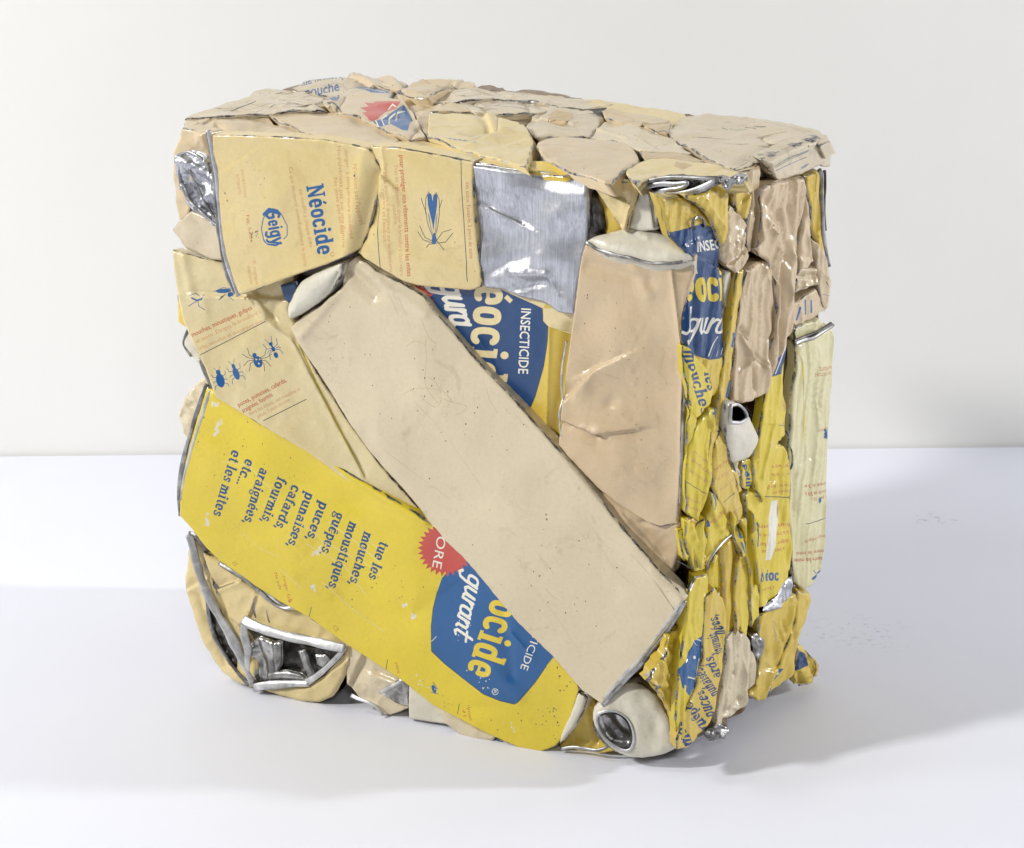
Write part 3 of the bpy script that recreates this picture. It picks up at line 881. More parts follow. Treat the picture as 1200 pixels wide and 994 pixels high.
# moth panel
mo = []
for sx in (-1, 1):
    mo += [ell(498 + sx * 3.6, 247, 4.2, 20, -sx * 5)]
mothlines = []
for sx in (-1, 1):
    mothlines += stroke([(498 + sx * 8, 232), (498 + sx * 9.5, 250), (498 + sx * 4, 278)], .8)
    mothlines += stroke([(498 + sx * 9, 250), (498 + sx * 13, 238), (498 + sx * 14.5, 232)], .7)
    mothlines += stroke([(509, 284), (509 + sx * 7, 277), (509 + sx * 20, 270)] if 0 else [(509 + sx * 2, 286), (509 + sx * 11, 276), (509 + sx * 19, 270 if sx > 0 else 266)], .8)
    mothlines += stroke([(509 + sx * 2, 285), (509 + sx * 10, 280 + 0), (509 + sx * 20, 275 if sx > 0 else 272)], .7)
    mothlines += stroke([(509 - sx * 2, 283), (509 + sx * 6, 286), (509 + sx * 10, 292)], .8)
pr2 = [(BLUE2, [[(501.5, 229), (504, 225.5), (506.5, 228), (507.5, 236), (508.5, 229), (511, 226), (513.5, 229), (513, 240), (511, 252), (509, 262), (508.3, 271), (507, 262), (504.5, 252), (502, 240)], ell(509, 281, 3.0, 5.5, 0), ell(509, 277, 1.8, 4)]
        + stroke([(502, 250), (505, 266), (507.5, 275)], .6) + stroke([(513, 250), (511, 266), (509.5, 275)], .6)),
       (INK, stroke([(503, 224.5), (499.5, 233), (499, 248), (502, 264), (507, 277)], .8) + stroke([(512, 225), (515.5, 234), (515.5, 250), (513, 266), (510, 277)], .8)
              + stroke([(500, 250), (496.5, 240), (494, 232)], .8) + stroke([(515, 246), (517, 240), (519, 234)], .8) + stroke([(503, 252), (504.5, 262)], .4) + stroke([(512, 252), (510.5, 262)], .4)),
       (INK, stroke([(507, 283), (498, 278), (492, 265)], .8) + stroke([(507, 285), (496, 281), (490, 272)], .8) + stroke([(511, 283), (519, 272), (529, 269)], .8)
        + stroke([(511, 285), (522, 284), (531, 273)], .8) + stroke([(508, 286), (503, 286), (500, 290)], .8) + stroke([(511, 281), (516, 287), (521, 293)], .8)),
       (REDT, T('pour protéger vos vêtements contre les mites', (468.5, 182), (478, 324), 8.2, .015) + T('des soins. Faites-le 3 jours de suite', (546.5, 213), (551, 303), 6.4)),
       (REDF, T('Tous les vêtements, diriger le brouillard dans votre', (462.5, 193), (470, 323), 6.6) + T('penderie', (460, 240), (462, 263), 6.6)
        + T('Diriger le brouillard directement sur les vêtements', (450, 192), (457, 319), 6.6) + T("l'envers et l'endroit.", (446.5, 222), (450, 285), 6.6)),
       (INK, line((540, 188), (544, 250), .9) + line((544, 250), (548, 330), .9) + line((438, 182), (441, 240), .8) + line((441, 240), (446, 316), .9))]
P('crushed_can', 'F', [(433, 172), (467, 173), (500, 179), (530, 185), (555, 190), (555, 213), (557, 253), (561, 293), (565, 330), (563, 337), (550, 341), (523, 338), (490, 335), (473, 330), (450, 317), (417, 297), (428, 280), (437, 247), (442, 220), (445, 203), (438, 183)], CREAM,
  'cream can side printed with a moth drawing and red text', tilt=[(433, 172, 7), (555, 190, 8), (490, 335, 7)], r=2.5, noise=(2.2, 80), crumple=1.2, cscale=50, seed=2, prints=pr2,
  creases=[(441, 200, 462, 218, 3, 4, 's'), (420, 296, 445, 235, -5, 7, 'g'), (440, 195, 436, 262, -4, 6, 'g'), (478, 300, 560, 325, 1.5, 9, 'g'), (447, 172, 452, 200, 2, 5, 'v')])

# Neocide / Geigy panel
G = []
cx, cy = 321.5, 268
G += stroke([(315, 247), (310, 256), (307.5, 268), (310, 281), (314, 286)], 1.1) + stroke([(322, 246), (331, 251), (337, 264), (337, 276), (333, 280)], 1.0)
G += [[(309, 250), (316, 243), (324, 244), (331, 250), (327, 251), (319, 249), (313, 251), (310, 253)]]
G += [[(309, 279), (314, 285), (324, 286), (330, 282), (329, 286), (324, 288.5), (315, 287), (310, 283)]]
gg = stroke([(.9, 1.25), (.55, 1.45), (.12, 1.2), (.1, .3), (.5, -.02), (.85, .2), (.85, .7), (.5, .7)], .3)
def lt(polys, x0):
    return [[(x0 + a_, b) for a_, b in pl] for pl in polys]
word = gg[:] ; x = 1.15
for ch in 'eig':
    if ch == 'g': gl = stroke(sarc(.36, .5, .25, .42, 0, 360, 16)[:-1], .28, True) + stroke([(.64, 1), (.64, -.3), (.35, -.5), (.05, -.35)], .28); adv = .9
    elif ch == 'i': gl = stroke([(.15, 0), (.15, 1)], .28) + [arc(.15, 1.35, .15, .13, 0, 340, 8)]; adv = .42
    else: gl, adv = slab(ch, .27)
    word += lt(gl, x); x += adv
word += lt(stroke([(.05, 1), (.35, 0)], .28) + stroke([(.7, 1), (.3, -.35), (.05, -.5)], .26), x)
geigy = place(word, (313, 246.5), (320, 288), 10.5)
pr1 = [(BLUE2, G + geigy + slab_word('Néocide', (358.5, 218.5), (.178, 1), 14.2, .25, 1.03)), (REDT, stroke(arc(390, 298, 2.2, 2.2, 0, 330, 10), .6)),
       (REDF, T('EXPORTATION', (283, 199), (286.5, 231), 5) + T('INTERDITE', (277, 204), (280, 228), 5)
        + T('No pulvérisez pas sur une flamme', (394, 172), (402, 290), 7) + T('danger: à température modérée', (402.5, 176), (411, 280), 7)
        + T('Ne jetez pas au feu', (390, 209), (399, 274), 6.5) + T("N'utilisez pas l'appareil", (413, 193), (421, 264), 7)
        + T('Ce que découvrir scientifiquement le perro', (339, 196), (357, 312), 6.2) + T('est modifié à chaque dose', (350.5, 222), (363, 290), 6.2)
        + T('® marque', (296, 305), (301, 334), 5.5) + T('déposée', (290, 312), (294, 333), 5.5)),
       (REDT, T('Fab. Suisse', (289.5, 252), (294.5, 284), 5.5)), (INK, [ell(415, 206, 1, 1.6)]), (GRIME, ragged(340, 230, 80, 80, 0, 26, 36, .5) + ragged(297, 275, 6, 8, 30, 12, 37, .8))]
p1 = P('crushed_can', 'F', [(250, 158), (290, 159), (337, 161), (377, 164), (412, 170), (430, 174), (438, 182), (444, 203), (441, 220), (435, 247), (428, 273), (421, 291), (403, 302), (377, 312), (350, 321), (317, 334), (285, 345), (277, 345), (270, 323), (262, 293), (258, 267), (256, 237), (253, 207), (249, 180)], CREAM,
       'cream can side with blue brand lettering and round blue logo', tilt=[(250, 160, 11), (430, 174, 9), (280, 340, 13)], r=2.2, noise=(2.5, 90), crumple=1.3, cscale=55, seed=1, prints=pr1,
       creases=[(443, 205, 422, 292, -7, 9, 'g'), (425, 185, 405, 300, 2.5, 9, 'g'), (262, 200, 290, 182, .7, 5, 's'), (300, 160, 430, 176, 1, 5, 'g'), (285, 340, 420, 296, 1.8, 6, 'v')])
rim(p1, [(246, 152), (249, 175), (255, 207), (256, 237), (259, 267), (264, 297), (272, 326), (280, 347)], 2.6, WHITERIM, extra=.3, seed=2, flat=.3)
rim(p1, [(243, 155), (246, 178), (251, 207), (252, 237), (254, 267), (259, 295), (266, 326), (274, 345)], 2.6, RIM, extra=-3, seed=9, flat=.3)

# left printed sheet with insects
ins = bug(258, 446, 255, 17, 10, 3, .8, .3) + bug(277, 438, 250, 15, 7.5, 3, 1.1, .4) + [ell(303, 424, 7, 5.2, 70), ell(299, 416, 2.6, 2.6)] + bug(321, 409, 245, 6, 4, 3, 1.5, .9) + [ell(324, 416, 3.6, 2.6, 70), ell(318, 403, 2.2, 2.2)]
leg = []
for s in (-1, 1):
    for k, (dx, dy, ex, ey) in enumerate([(9, -5, 11, -13), (11, -2, 17, -6), (11, 2, 16, 8), (8, 5, 9, 14)]):
        leg += stroke([(302 + s * 3, 421 + dy * .3), (302 + s * dx, 421 + dy), (302 + s * ex, 421 + ey)], .7)
wasp = [ell(262, 341, 9, 2.6, -4), ell(270, 345, 3.5, 2.6)] + stroke([(250, 342), (262, 337), (275, 339)], .7) + stroke([(264, 345), (258, 351)], .7) + stroke([(269, 347), (275, 352)], .7)
thin = stroke([(226, 349), (232, 352), (238, 350)], 2) + stroke([(224, 346), (230, 344), (236, 347)], .7) + stroke([(231, 353), (221, 359)], .8) + stroke([(233, 353), (234, 359), (241, 363)], .8) + stroke([(238, 349), (240, 345)], .7)
pr7 = [(YELP, stroke([(350, 403), (376, 460), (403, 513), (428, 560)], 1.1)), (BLUE2, ins + wasp + thin), (INK, leg),
       (REDT, T('mouches, moustiques, guêpes', (226, 395), (297, 362), 7.8, .015) + T('puces, punaises, cafards,', (280, 477), (337, 447), 7.8, .015) + T('araignées, fourmis', (285, 484), (320, 464), 7.6, .015)),
       (REDF, T('et taons. Dirigez le brouillard à', (231, 402.5), (308, 366), 6.6) + T('cafés, mouches et moustiques sont', (233, 411), (310, 377), 6.6)
        + T('dans les coins, des meubles et', (293, 487), (353, 457), 6.6) + T('pièces 3 jours de suite', (303, 490), (340, 470), 6.6)),
       (INK, line((235, 416), (313, 376), .9) + line((309, 493), (359, 468), .9)), (CRMP, [ell(301, 421, 1, 1), ell(304, 426, 1, 1), ell(305, 421, .9, .9)]),
       (YELP, [[(252, 460), (262, 455), (300, 478), (360, 512), (372, 535), (300, 490)]] if 0 else [])]
sheet = P('crushed_can', 'F', [(200, 293), (216, 297), (236, 303), (262, 307), (290, 318), (345, 322), (346, 340), (338, 362), (347, 385), (352, 403), (377, 447), (407, 493), (447, 547), (495, 602), (505, 625), (440, 590), (360, 530), (300, 495), (252, 466), (240, 432), (226, 404), (214, 376), (206, 338)], PALE,
  'pale cream can side printed with small blue insects', tilt=[(205, 300, 3), (350, 420, -5), (480, 590, -3)], r=3, noise=(2.5, 60), crumple=2.2, cscale=50, seed=7, prints=pr7,
  creases=[(232, 345, 330, 350, 3.5, 4, 's'), (300, 345, 320, 375, 3.5, 5, 's'), (312, 374, 350, 405, 4, 4, 'v'), (318, 372, 330, 345, -4, 7, 'g'), (345, 400, 425, 555, 2.4, 3, 's'), (250, 300, 300, 325, -4, 8, 'g'), (214, 300, 225, 345, 2, 6, 'g')])
P('crushed_can', 'F', [(327, 335), (346, 330), (350, 342), (338, 358), (332, 350)], BLUE, h=-5, r=3, noise=(1, 20), seed=71)

# cream neck pod
P('can_neck', 'F', [(337, 365), (341, 350), (350, 333), (363, 323), (377, 316), (392, 310), (404, 306), (403, 320), (396, 333), (383, 347), (368, 359), (353, 368), (341, 376)], WHITEC,
  'small pale pod shaped neck', h=3, r=0, puff=9, pr=22, noise=(.8, 20), fine=.3, seed=72, smooth=1, creases=[(385, 345, 399, 318, -2, 2, 'v')], wear=1.5)

# wide yellow can, diagonal
lines = [('tue les', (768, 578), (722, 712)), ('mouches,', (712, 545), (652, 735)), ('moustiques,', (660, 510), (578, 750)), ('guêpes,', (612, 478), (556, 625)), ('puces,', (556, 440), (508, 572)),
         ('punaises,', (505, 408), (440, 597)), ('cafards,', (458, 382), (395, 535)), ('fourmis,', (410, 352), (345, 512)), ('araignées,', (350, 320), (283, 517)), ('etc...', (300, 288), (264, 378)), ('et les mites', (250, 258), (180, 488))]
lp = []
for t_, a_, b in lines:
    lp += fat_word(t_, (190 + a_[0] / 3, 440 + a_[1] / 3), (190 + b[0] / 3, 440 + b[1] / 3), 8.7, .245)
bl8 = [(518, 678), (530, 664), (545, 655), (575, 650), (600, 700), (660, 760), (647, 772), (640, 781), (627, 800), (607, 823), (603, 825), (587, 821), (567, 813), (540, 793), (520, 777), (506, 763), (506, 733), (508, 713), (513, 693)]
slash = (ragged(255, 500, 5, 14, 10, 16, 1) + ragged(252, 474, 6, 4, 0, 8, 2) + ragged(243, 610, 3, 8, 5, 10, 3) + ragged(373, 645, 5, 10, 30, 16, 4) + ragged(366, 690, 10, 4, -30, 8, 5) + ragged(474, 709, 3, 5, 20, 7, 6)
         + ragged(484, 723, 3, 3, 0, 5, 7) + ragged(570, 800, 28, 10, 30, 14, 8, .7) + ragged(490, 800, 20, 8, 30, 10, 9, .9) + ragged(600, 850, 14, 6, 20, 10, 10, .9) + ragged(545, 735, 10, 25, 0, 8, 11, .6) + ragged(330, 600, 60, 60, 0, 22, 12, .6)
         + hair(492, 760, 510, 745, 3, .7, 1, 3) + hair(260, 560, 500, 740, 10, .4, 2, 30))
rust8 = ragged(300, 560, 80, 60, 30, 30, 21, .6) + ragged(450, 690, 90, 40, 35, 30, 22, .6) + ragged(640, 840, 30, 20, 0, 26, 23, .8) + ragged(230, 500, 14, 30, 0, 14, 24, .7) + ragged(660, 800, 12, 20, 0, 12, 25, .8) + ragged(540, 832, 60, 10, 32, 20, 26, .6)
pr8 = [(LBLUE, lp), (BLUE2, [bl8]), (INK, stroke(bl8[:2] + bl8[:0], .5) + stroke(bl8[7:], .8) + line((364.5, 712), (362, 723), .8) + line((454, 773), (452, 785), .8) + line((538, 825), (536, 837), .8)),
       (RED, star(523, 643, 33, 27, 30, .05)), (WHITEP, T('ORE', (513, 627), (507, 664), 15.5, .0, 3, .15)),
       (WHITEP, script_word('gurant', (548.5, 671), (-.215, 1), 14.5, .20, .30, 1.18)), (YELP, slab_word('ocide', (578, 700), (-.335, .94), 27, .25, .92)),
       (WHITEP, T('TICIDE', (625, 742), (610, 783), 13, .0) + stroke(arc(581, 810, 3.6, 3.6, 0, 340, 12), .7) + T('R', (579.5, 808), (579, 812), 5)),
       (REDT, T('25', (272, 659), (275, 664), 6) + T('ronger. En', (331, 676), (337, 703), 6) + T('Ne pulv', (321, 672), (327, 692), 6) + T('à', (337, 704), (339, 707), 8, .02) + T('C5', (389, 735), (393, 741), 6)
        + T('peind', (463, 777), (465, 789), 5.5) + T('Insec', (547, 830), (551, 845), 6) + T('v1', (541, 832), (543, 840), 6)),
       (BLUE2, [ell(508, 808, 5, 2.5, 70)] + stroke([(505, 805), (513, 808)], .8) + stroke([(505, 812), (513, 814)], .8) + stroke([(507, 800), (511, 806)], .8)),
       (YEL, ragged(380, 640, 16, 26, 20, 26, 41, 1.1) + ragged(330, 600, 60, 30, 60, 34, 42, .6) + ragged(400, 650, 40, 40, 0, 26, 43, .6) + ragged(270, 570, 30, 50, 0, 20, 44, .6)), (WHITEC, slash), (GRIME, rust8)]
p8 = P('crushed_can', 'F', [(241, 454), (252, 459), (273, 469), (323, 503), (370, 531), (423, 563), (490, 601), (520, 625), (590, 680), (660, 765), (679, 808), (672, 830), (664, 860), (650, 876), (633, 882), (607, 877), (557, 853), (507, 828), (473, 801), (440, 779), (397, 751), (357, 722), (330, 708), (300, 689), (257, 658), (240, 641), (227, 623), (211, 604), (212, 573), (218, 540), (230, 490)], YEL,
       'large yellow can lying diagonally, printed with a list of pests', tilt=[(225, 540, 10), (500, 610, 5), (640, 870, 8)], r=3, noise=(4.5, 130), facet=(1.1, 75), crumple=1.0, cscale=90, seed=8, prints=pr8,
       creases=[(250, 462, 500, 612, 2.5, 5, 'g'), (580, 785, 610, 815, 2, 8, 'g'), (240, 530, 560, 740, 1.5, 30, 'g'), (590, 720, 600, 790, -2, 8, 'g'), (600, 740, 625, 770, 2.5, 5, 'v')], dents=[(420, 590, 20, 14, -1.8), (300, 640, 26, 12, 1.4), (480, 720, 30, 16, -1.6), (250, 540, 14, 24, 1.5), (560, 830, 30, 8, -1.4)])
rim(p8, [(240, 452), (235, 468), (228, 487), (221, 512), (215, 536), (211, 560), (209, 582), (211, 605)], 3.0, RIM, extra=-3.5, seed=4)
rim(p8, [(246, 458), (238, 480), (231, 505), (224, 530), (217, 556), (213, 585)], 1.8, WHITERIM, extra=-.6, seed=5)
P('can_end_cap', 'F', [(677, 812), (685, 814), (688, 820), (683, 835), (674, 852), (662, 868), (655, 874), (657, 860), (668, 838)], WHITEC, h=4, r=4, puff=3, pr=6, noise=(.5, 20), seed=81)

# large plain beige can, diagonal, on top of the yellow one
scr = []
for pts in ([(478, 405), (488, 397), (500, 403)], [(476, 460), (490, 453), (510, 455), (522, 458), (530, 468)], [(500, 398), (502, 420), (499, 448), (505, 460), (515, 472)], [(503, 440), (515, 449), (520, 470), (512, 478), (500, 470), (495, 462)], [(515, 465), (535, 472), (549, 475), (545, 482), (535, 486)],
            [(495, 372), (503, 395), (512, 402)], [(570, 455), (574, 470), (583, 484)], [(640, 690), (648, 700), (655, 703)], [(590, 380), (600, 392)]):
    scr += stroke(resample(chaikin(chaikin(pts, .25, False), .25, False), 4, False), .5)
p4 = P('crushed_can', 'F', [(405, 309), (417, 301), (430, 307), (443, 317), (473, 332), (497, 347), (512, 368), (533, 393), (553, 417), (590, 457), (617, 487), (657, 530), (693, 573), (727, 617), (773, 670), (793, 690), (802, 702), (793, 720), (780, 740), (750, 777), (730, 797), (704, 827), (680, 810), (647, 770), (607, 730), (573, 690), (540, 653), (507, 623), (490, 597), (447, 547), (407, 493), (377, 447), (350, 403), (341, 385), (350, 374), (377, 357), (400, 336)], BEIGE2,
       'large plain beige can lying diagonally across the front', tilt=[(400, 330, -1), (700, 570, 13), (650, 770, 16)], r=3, noise=(5, 150), facet=(1.3, 85), crumple=2.2, cscale=110, fine=.1, seed=4, skirt=20,
       prints=[(simplepaint := paint('fine_tan_scratch', (.50, .36, .17), (.52, .38, .2), speck=0), scr + hair(440, 480, 720, 760, 7, .25, 3, 40) + hair(560, 470, 780, 700, 4, .25, 4, 20)), (GRIME, ragged(520, 480, 110, 110, 0, 34, 31, .7) + ragged(650, 680, 110, 80, 0, 30, 32, .7) + ragged(400, 400, 60, 60, 0, 14, 33, .6))],
       creases=[(404, 312, 440, 345, -6, 8, 'g'), (425, 312, 500, 365, 3, 8, 'g'), (395, 345, 355, 392, 2.5, 6, 'g'), (500, 470, 690, 690, 1.4, 24, 'g'), (430, 510, 470, 590, -2.5, 12, 'g'), (442, 545, 462, 580, 2.2, 5, 's'), (404, 330, 392, 345, -3, 5, 'v'),
                (630, 500, 770, 680, 1.2, 14, 'g'), (735, 700, 790, 712, 1.2, 12, 'g'), (765, 670, 800, 702, 2.0, 6, 'g')], dents=[(470, 430, 30, 40, -2.5), (560, 620, 40, 25, 2), (640, 600, 30, 40, -1.6)])
rim(p4, [(801, 704), (795, 719), (781, 741), (765, 760), (750, 778), (730, 799), (716, 814), (704, 829)], 2.9, RIM, extra=-4, seed=6)
rim(p4, [(798, 707), (780, 733), (751, 771), (730, 792), (706, 820)], 1.6, WHITERIM, extra=-.8, seed=8)

# lower piece under the standing can
P('crushed_can', 'F', [(690, 570), (730, 590), (760, 606), (796, 614), (795, 645), (788, 675), (773, 672), (740, 632)], PINK, h=-3, tilt=[(700, 580, 0), (790, 620, 0), (775, 670, -10)], r=4, noise=(2, 40), crumple=2, seed=55,
  creases=[(730, 600, 775, 650, 4, 5, 's'), (752, 612, 782, 612, -3, 4, 'g')])
# standing beige can
p5 = P('crushed_can', 'F', [(686, 287), (700, 292), (735, 302), (760, 307), (787, 307), (800, 303), (813, 301), (812, 320), (804, 352), (799, 387), (800, 430), (800, 467), (798, 533), (796, 580), (793, 614), (773, 618), (757, 612), (730, 596), (700, 572), (653, 522), (655, 505), (657, 493), (658, 467), (662, 433), (667, 400), (673, 360), (678, 320), (681, 300)], PINK,
       'plain beige can standing upright at the right of the front', tilt=[(690, 290, 8), (790, 305, 5), (740, 600, 6)], r=3, noise=(3, 70), crumple=2.2, cscale=70, fine=.2, seed=5, skirt=9, prints=[(GRIME, ragged(730, 430, 60, 130, 0, 30, 34, .6) + ragged(688, 347, 3, 3, 0, 4, 35, .8))],
       creases=[(657, 493, 700, 508, -6, 4, 's'), (700, 508, 745, 503, -4, 5, 's'), (660, 470, 690, 440, 4, 6, 's'), (690, 435, 728, 418, 3, 6, 's'), (787, 305, 799, 400, 4, 3, 'v'), (799, 400, 797, 600, 2, 3, 'v'), (690, 310, 760, 330, -3, 9, 'g'),
                (745, 312, 760, 345, 2.5, 8, 'g'), (700, 545, 760, 560, 1.5, 14, 'g')],
       dents=[(664, 460, 9, 12, -5), (716, 472, 9, 8, -3.5), (686, 452, 8, 12, 3), (720, 380, 25, 30, 3)] + [(746 - (k % 3) * 1.5 + .1 * k, 382 + k * 13.5, 2.6, 2.4, .7 if k % 2 else -.5) for k in range(13)])
p5c = P('can_top', 'F', [(687, 283), (697, 278), (709, 275), (722, 272), (735, 268), (752, 267), (770, 271), (783, 276), (793, 283), (814, 305), (800, 308), (785, 310), (765, 309), (745, 305), (718, 299), (700, 293)], WHITEC,
        'shiny pale domed top of the standing can', tilt=[(690, 285, 10), (812, 304, 6), (750, 268, -14)], r=0, puff=9, pr=18, noise=(.8, 30), fine=.2, seed=56, creases=[(735, 269, 760, 283, 2, 4, 'g')])
rim(p5c, [(687, 286), (700, 293), (718, 299), (745, 305), (765, 309), (786, 310), (800, 308)], 1.9, RIM, extra=1, seed=7)
rim(p5, [(802, 402), (801, 440), (801, 480), (799, 530), (797, 590)], 1.3, RIM, extra=0, seed=17)
rim(p5, [(664, 400), (658, 430), (656, 460), (658, 470), (654, 500), (657, 512)], 1.3, WHITERIM, extra=0, seed=18, )

# between top edge and the standing can
P('crushed_can', 'F', [(700, 228), (716, 230), (735, 262), (732, 275), (712, 277), (700, 262)], YEL2, h=-9, r=4, noise=(2, 20), crumple=2, seed=57)
P('crushed_can', 'F', [(690, 208), (712, 212), (728, 213), (750, 217), (747, 235), (738, 255), (734, 272), (728, 270), (716, 252), (704, 234)], CREAM, 'cream folded flap hanging to a point', h=6, r=3, noise=(1.5, 18), crumple=2.5, cscale=20, seed=58, facet=(.9, 26), skirt=12,
  creases=[(745, 222, 733, 268, 5, 3, 'v'), (694, 214, 730, 235, 4, 3, 's'), (700, 225, 728, 262, -3, 5, 'g')])
P('crushed_can', 'F', [(744, 218), (756, 216), (768, 230), (773, 250), (770, 270), (752, 272), (736, 268), (741, 250)], WHITEC, h=-1, r=4, puff=3, pr=12, noise=(1, 20), seed=59, creases=[(762, 225, 768, 268, 2, 3, 's')])

# ------------------------------------------------ lower left: open can ends
P('crushed_can', 'F', [(223, 627), (219, 650), (215, 687), (221, 710), (227, 727), (233, 745), (240, 760), (248, 776), (257, 787), (272, 799), (293, 807), (303, 806), (300, 780), (287, 750), (262, 715), (245, 670), (236, 640)], CREAM,
  'cream can end crushed at the lower left corner', tilt=[(224, 640, -8), (218, 700, -14), (295, 800, -2)], r=6, noise=(2, 30), crumple=3, cscale=30, seed=21, facet=(.9, 26), rand=4, creases=[(232, 700, 262, 780, -5, 4, 'v'), (222, 690, 240, 680, 3, 4, 's')], wear=2)
P('dark_opening', 'F', [(243, 695), (252, 705), (272, 745), (294, 797), (285, 800), (262, 770), (246, 730)], DARKM, h=-3, r=3, noise=(3, 12), crumple=3, cscale=14, seed=22, rand=4, skirt=6)
pl2 = P('crushed_can', 'F', [(236, 645), (262, 661), (285, 680), (310, 700), (335, 712), (360, 716), (380, 728), (398, 745), (406, 760), (390, 764), (360, 756), (333, 747), (300, 735), (288, 728), (280, 735), (268, 725), (252, 690)], CREAM,
  'cream can end below the yellow can', tilt=[(240, 650, -8), (400, 755, -3), (280, 730, -4)], r=5, noise=(2.5, 35), crumple=2.5, cscale=35, seed=23, facet=(.9, 26), rand=4, creases=[(255, 690, 300, 672, 4, 4, 's'), (300, 700, 290, 728, 3, 3, 's'), (310, 722, 395, 745, -3, 10, 'g')],
  prints=[(INNER, stroke([(253, 691), (263, 687), (276, 682)], 1.6) + stroke([(298, 702), (296, 712), (299, 724)], 1.8) + stroke([(312, 716), (313, 724), (315, 730)], 1.6))])
free_tube('F', [(257, 660, 2), (270, 668, 4), (290, 680, 5), (306, 694, 4), (318, 706, 3), (332, 714, 4), (345, 712, 2), (352, 704, 0)], 2.6, RIM, pl2, seed=21)
P('folded_tin', 'F', [(290, 678), (310, 686), (335, 698), (352, 706), (345, 714), (330, 712), (312, 702), (300, 692)], INNER, h=-2, r=3, noise=(1, 14), crumple=1, seed=24, skirt=8)
free_tube('F', [(222, 626, -2), (226, 640, 0), (231, 660, 1), (238, 684, 3), (246, 704, 3), (257, 724, 4), (270, 744, 4), (280, 764, 4), (290, 787, 4), (296, 800, 3)], 5.4, WHITERIM, BP, name='can_rim', flat=.3, seed=22)
free_tube('F', [(243, 700, 0), (245, 728, -1), (256, 756, 1), (275, 785, 1), (292, 803, 2)], 2.6, RIM, BP, name='can_rim', flat=.7, seed=23)
free_tube('F', [(222, 625, -3), (230, 626, -1), (235, 634, -2), (240, 645, -4)], 2.4, RIM, BP, name='can_rim', flat=.8, seed=29)
# big opening
P('dark_opening', 'F', [(288, 735), (320, 745), (360, 757), (400, 764), (385, 785), (362, 800), (330, 803), (303, 803), (290, 770)], DARKM, 'dark inside of the open can end', h=-16, r=0, noise=(3, 25), seed=25, skirt=4)
P('folded_tin', 'F', [(294, 752), (304, 747), (318, 752), (330, 752), (330, 780), (325, 790), (312, 800), (303, 800), (296, 785)], INNER, h=-5, r=5, noise=(1.5, 14), crumple=2, cscale=16, seed=26, skirt=10, creases=[(303, 755, 312, 790, -4, 4, 'g'), (296, 760, 300, 790, 3, 3, 'g'), (322, 752, 325, 785, 2.5, 3, 'g')])
P('folded_tin', 'F', [(348, 764), (356, 762), (361, 777), (369, 795), (362, 799), (356, 786)], INNER, h=-4, r=3, noise=(1, 14), seed=27, skirt=10)
P('folded_tin', 'F', [(312, 790), (322, 787), (338, 786), (352, 790), (360, 796), (358, 799), (335, 801), (314, 800)], INNER, h=-3, r=3, puff=2, pr=6, noise=(1, 14), seed=28, skirt=10)
P('folded_tin', 'F', [(368, 768), (380, 768), (386, 776), (378, 786), (370, 780)], INNER, h=-10, r=3, noise=(1, 14), seed=281, skirt=8)
mouth = free_tube('F', [(285, 726, 4), (294, 732, 6), (330, 744, 7), (365, 752, 7), (404, 760, 3)], 5.6, WHITERIM, BP, name='can_rim', flat=.4, seed=24, sm=1)
free_tube('F', [(286, 727, 2), (286, 745, 3), (292, 760, 3), (289, 778, 3), (296, 803, 2)], 4.2, WHITERIM, BP, name='can_rim', flat=.4, seed=25)
free_tube('F', [(298, 806, 4), (310, 803, 5), (340, 801, 5), (362, 801, 4)], 4.4, WHITERIM, BP, name='can_rim', flat=.6, seed=26)
free_tube('F', [(358, 801, 4), (372, 792, 5), (385, 780, 5), (398, 768, 4), (404, 758, 2)], 4.2, WHITERIM, BP, name='can_rim', flat=.4, seed=27)
P('crushed_can', 'F', [(300, 806), (333, 805), (362, 804), (377, 795), (390, 781), (401, 768), (407, 758), (409, 772), (403, 793), (394, 810), (388, 818), (372, 825), (350, 823), (333, 818), (312, 812)], CREAM, 'cream can body under the open silver rim', h=2, r=6, noise=(1.5, 25), crumple=1.5, seed=29, creases=[(360, 806, 405, 775, 2.5, 4, 's')], wear=1.2)
# to the right of it
P('crushed_can', 'F', [(393, 744), (410, 752), (430, 765), (455, 782), (479, 797), (479, 830), (458, 838), (448, 838), (436, 826), (421, 818), (407, 800), (408, 774)], BEIGE2, h=-6, r=2, noise=(2, 30), crumple=3, seed=30, facet=(.9, 26), rand=3, creases=[(425, 770, 412, 800, 4, 4, 's'), (440, 790, 470, 800, 4, 4, 's')])
P('dark_opening', 'F', [(452, 803), (470, 796), (478, 800), (478, 828), (462, 824), (448, 815)], INNER, h=-2, r=3, noise=(2, 14), crumple=2, seed=31, skirt=6)
free_tube('F', [(445, 812, 2), (455, 807, 3), (468, 800, 2), (474, 796, 1)], 2.4, WHITERIM, BP, name='can_rim', seed=31)
free_tube('F', [(412, 815, 2), (422, 820, 4), (436, 824, 4), (445, 832, 3), (449, 838, 2)], 2.2, WHITERIM, BP, name='can_rim', seed=32)
P('crushed_can', 'F', [(478, 801), (495, 808), (511, 821), (530, 838), (526, 850), (505, 848), (478, 843)], WHITEC, h=0, r=4, noise=(1, 25), crumple=1, seed=32)
P('crushed_can', 'F', [(508, 820), (530, 832), (548, 845), (566, 856), (583, 862), (578, 869), (557, 868), (538, 861), (522, 848)], BEIGE2, h=4, r=4, puff=3, pr=10, noise=(1, 25), seed=34)
P('crushed_can', 'F', [(574, 862), (590, 868), (612, 876), (620, 882), (600, 880), (582, 874)], BLUE, h=3, r=2, noise=(1, 10), crumple=1, seed=35, prints=[(WHITEP, T('ZS', (584, 871), (600, 877), 7))])
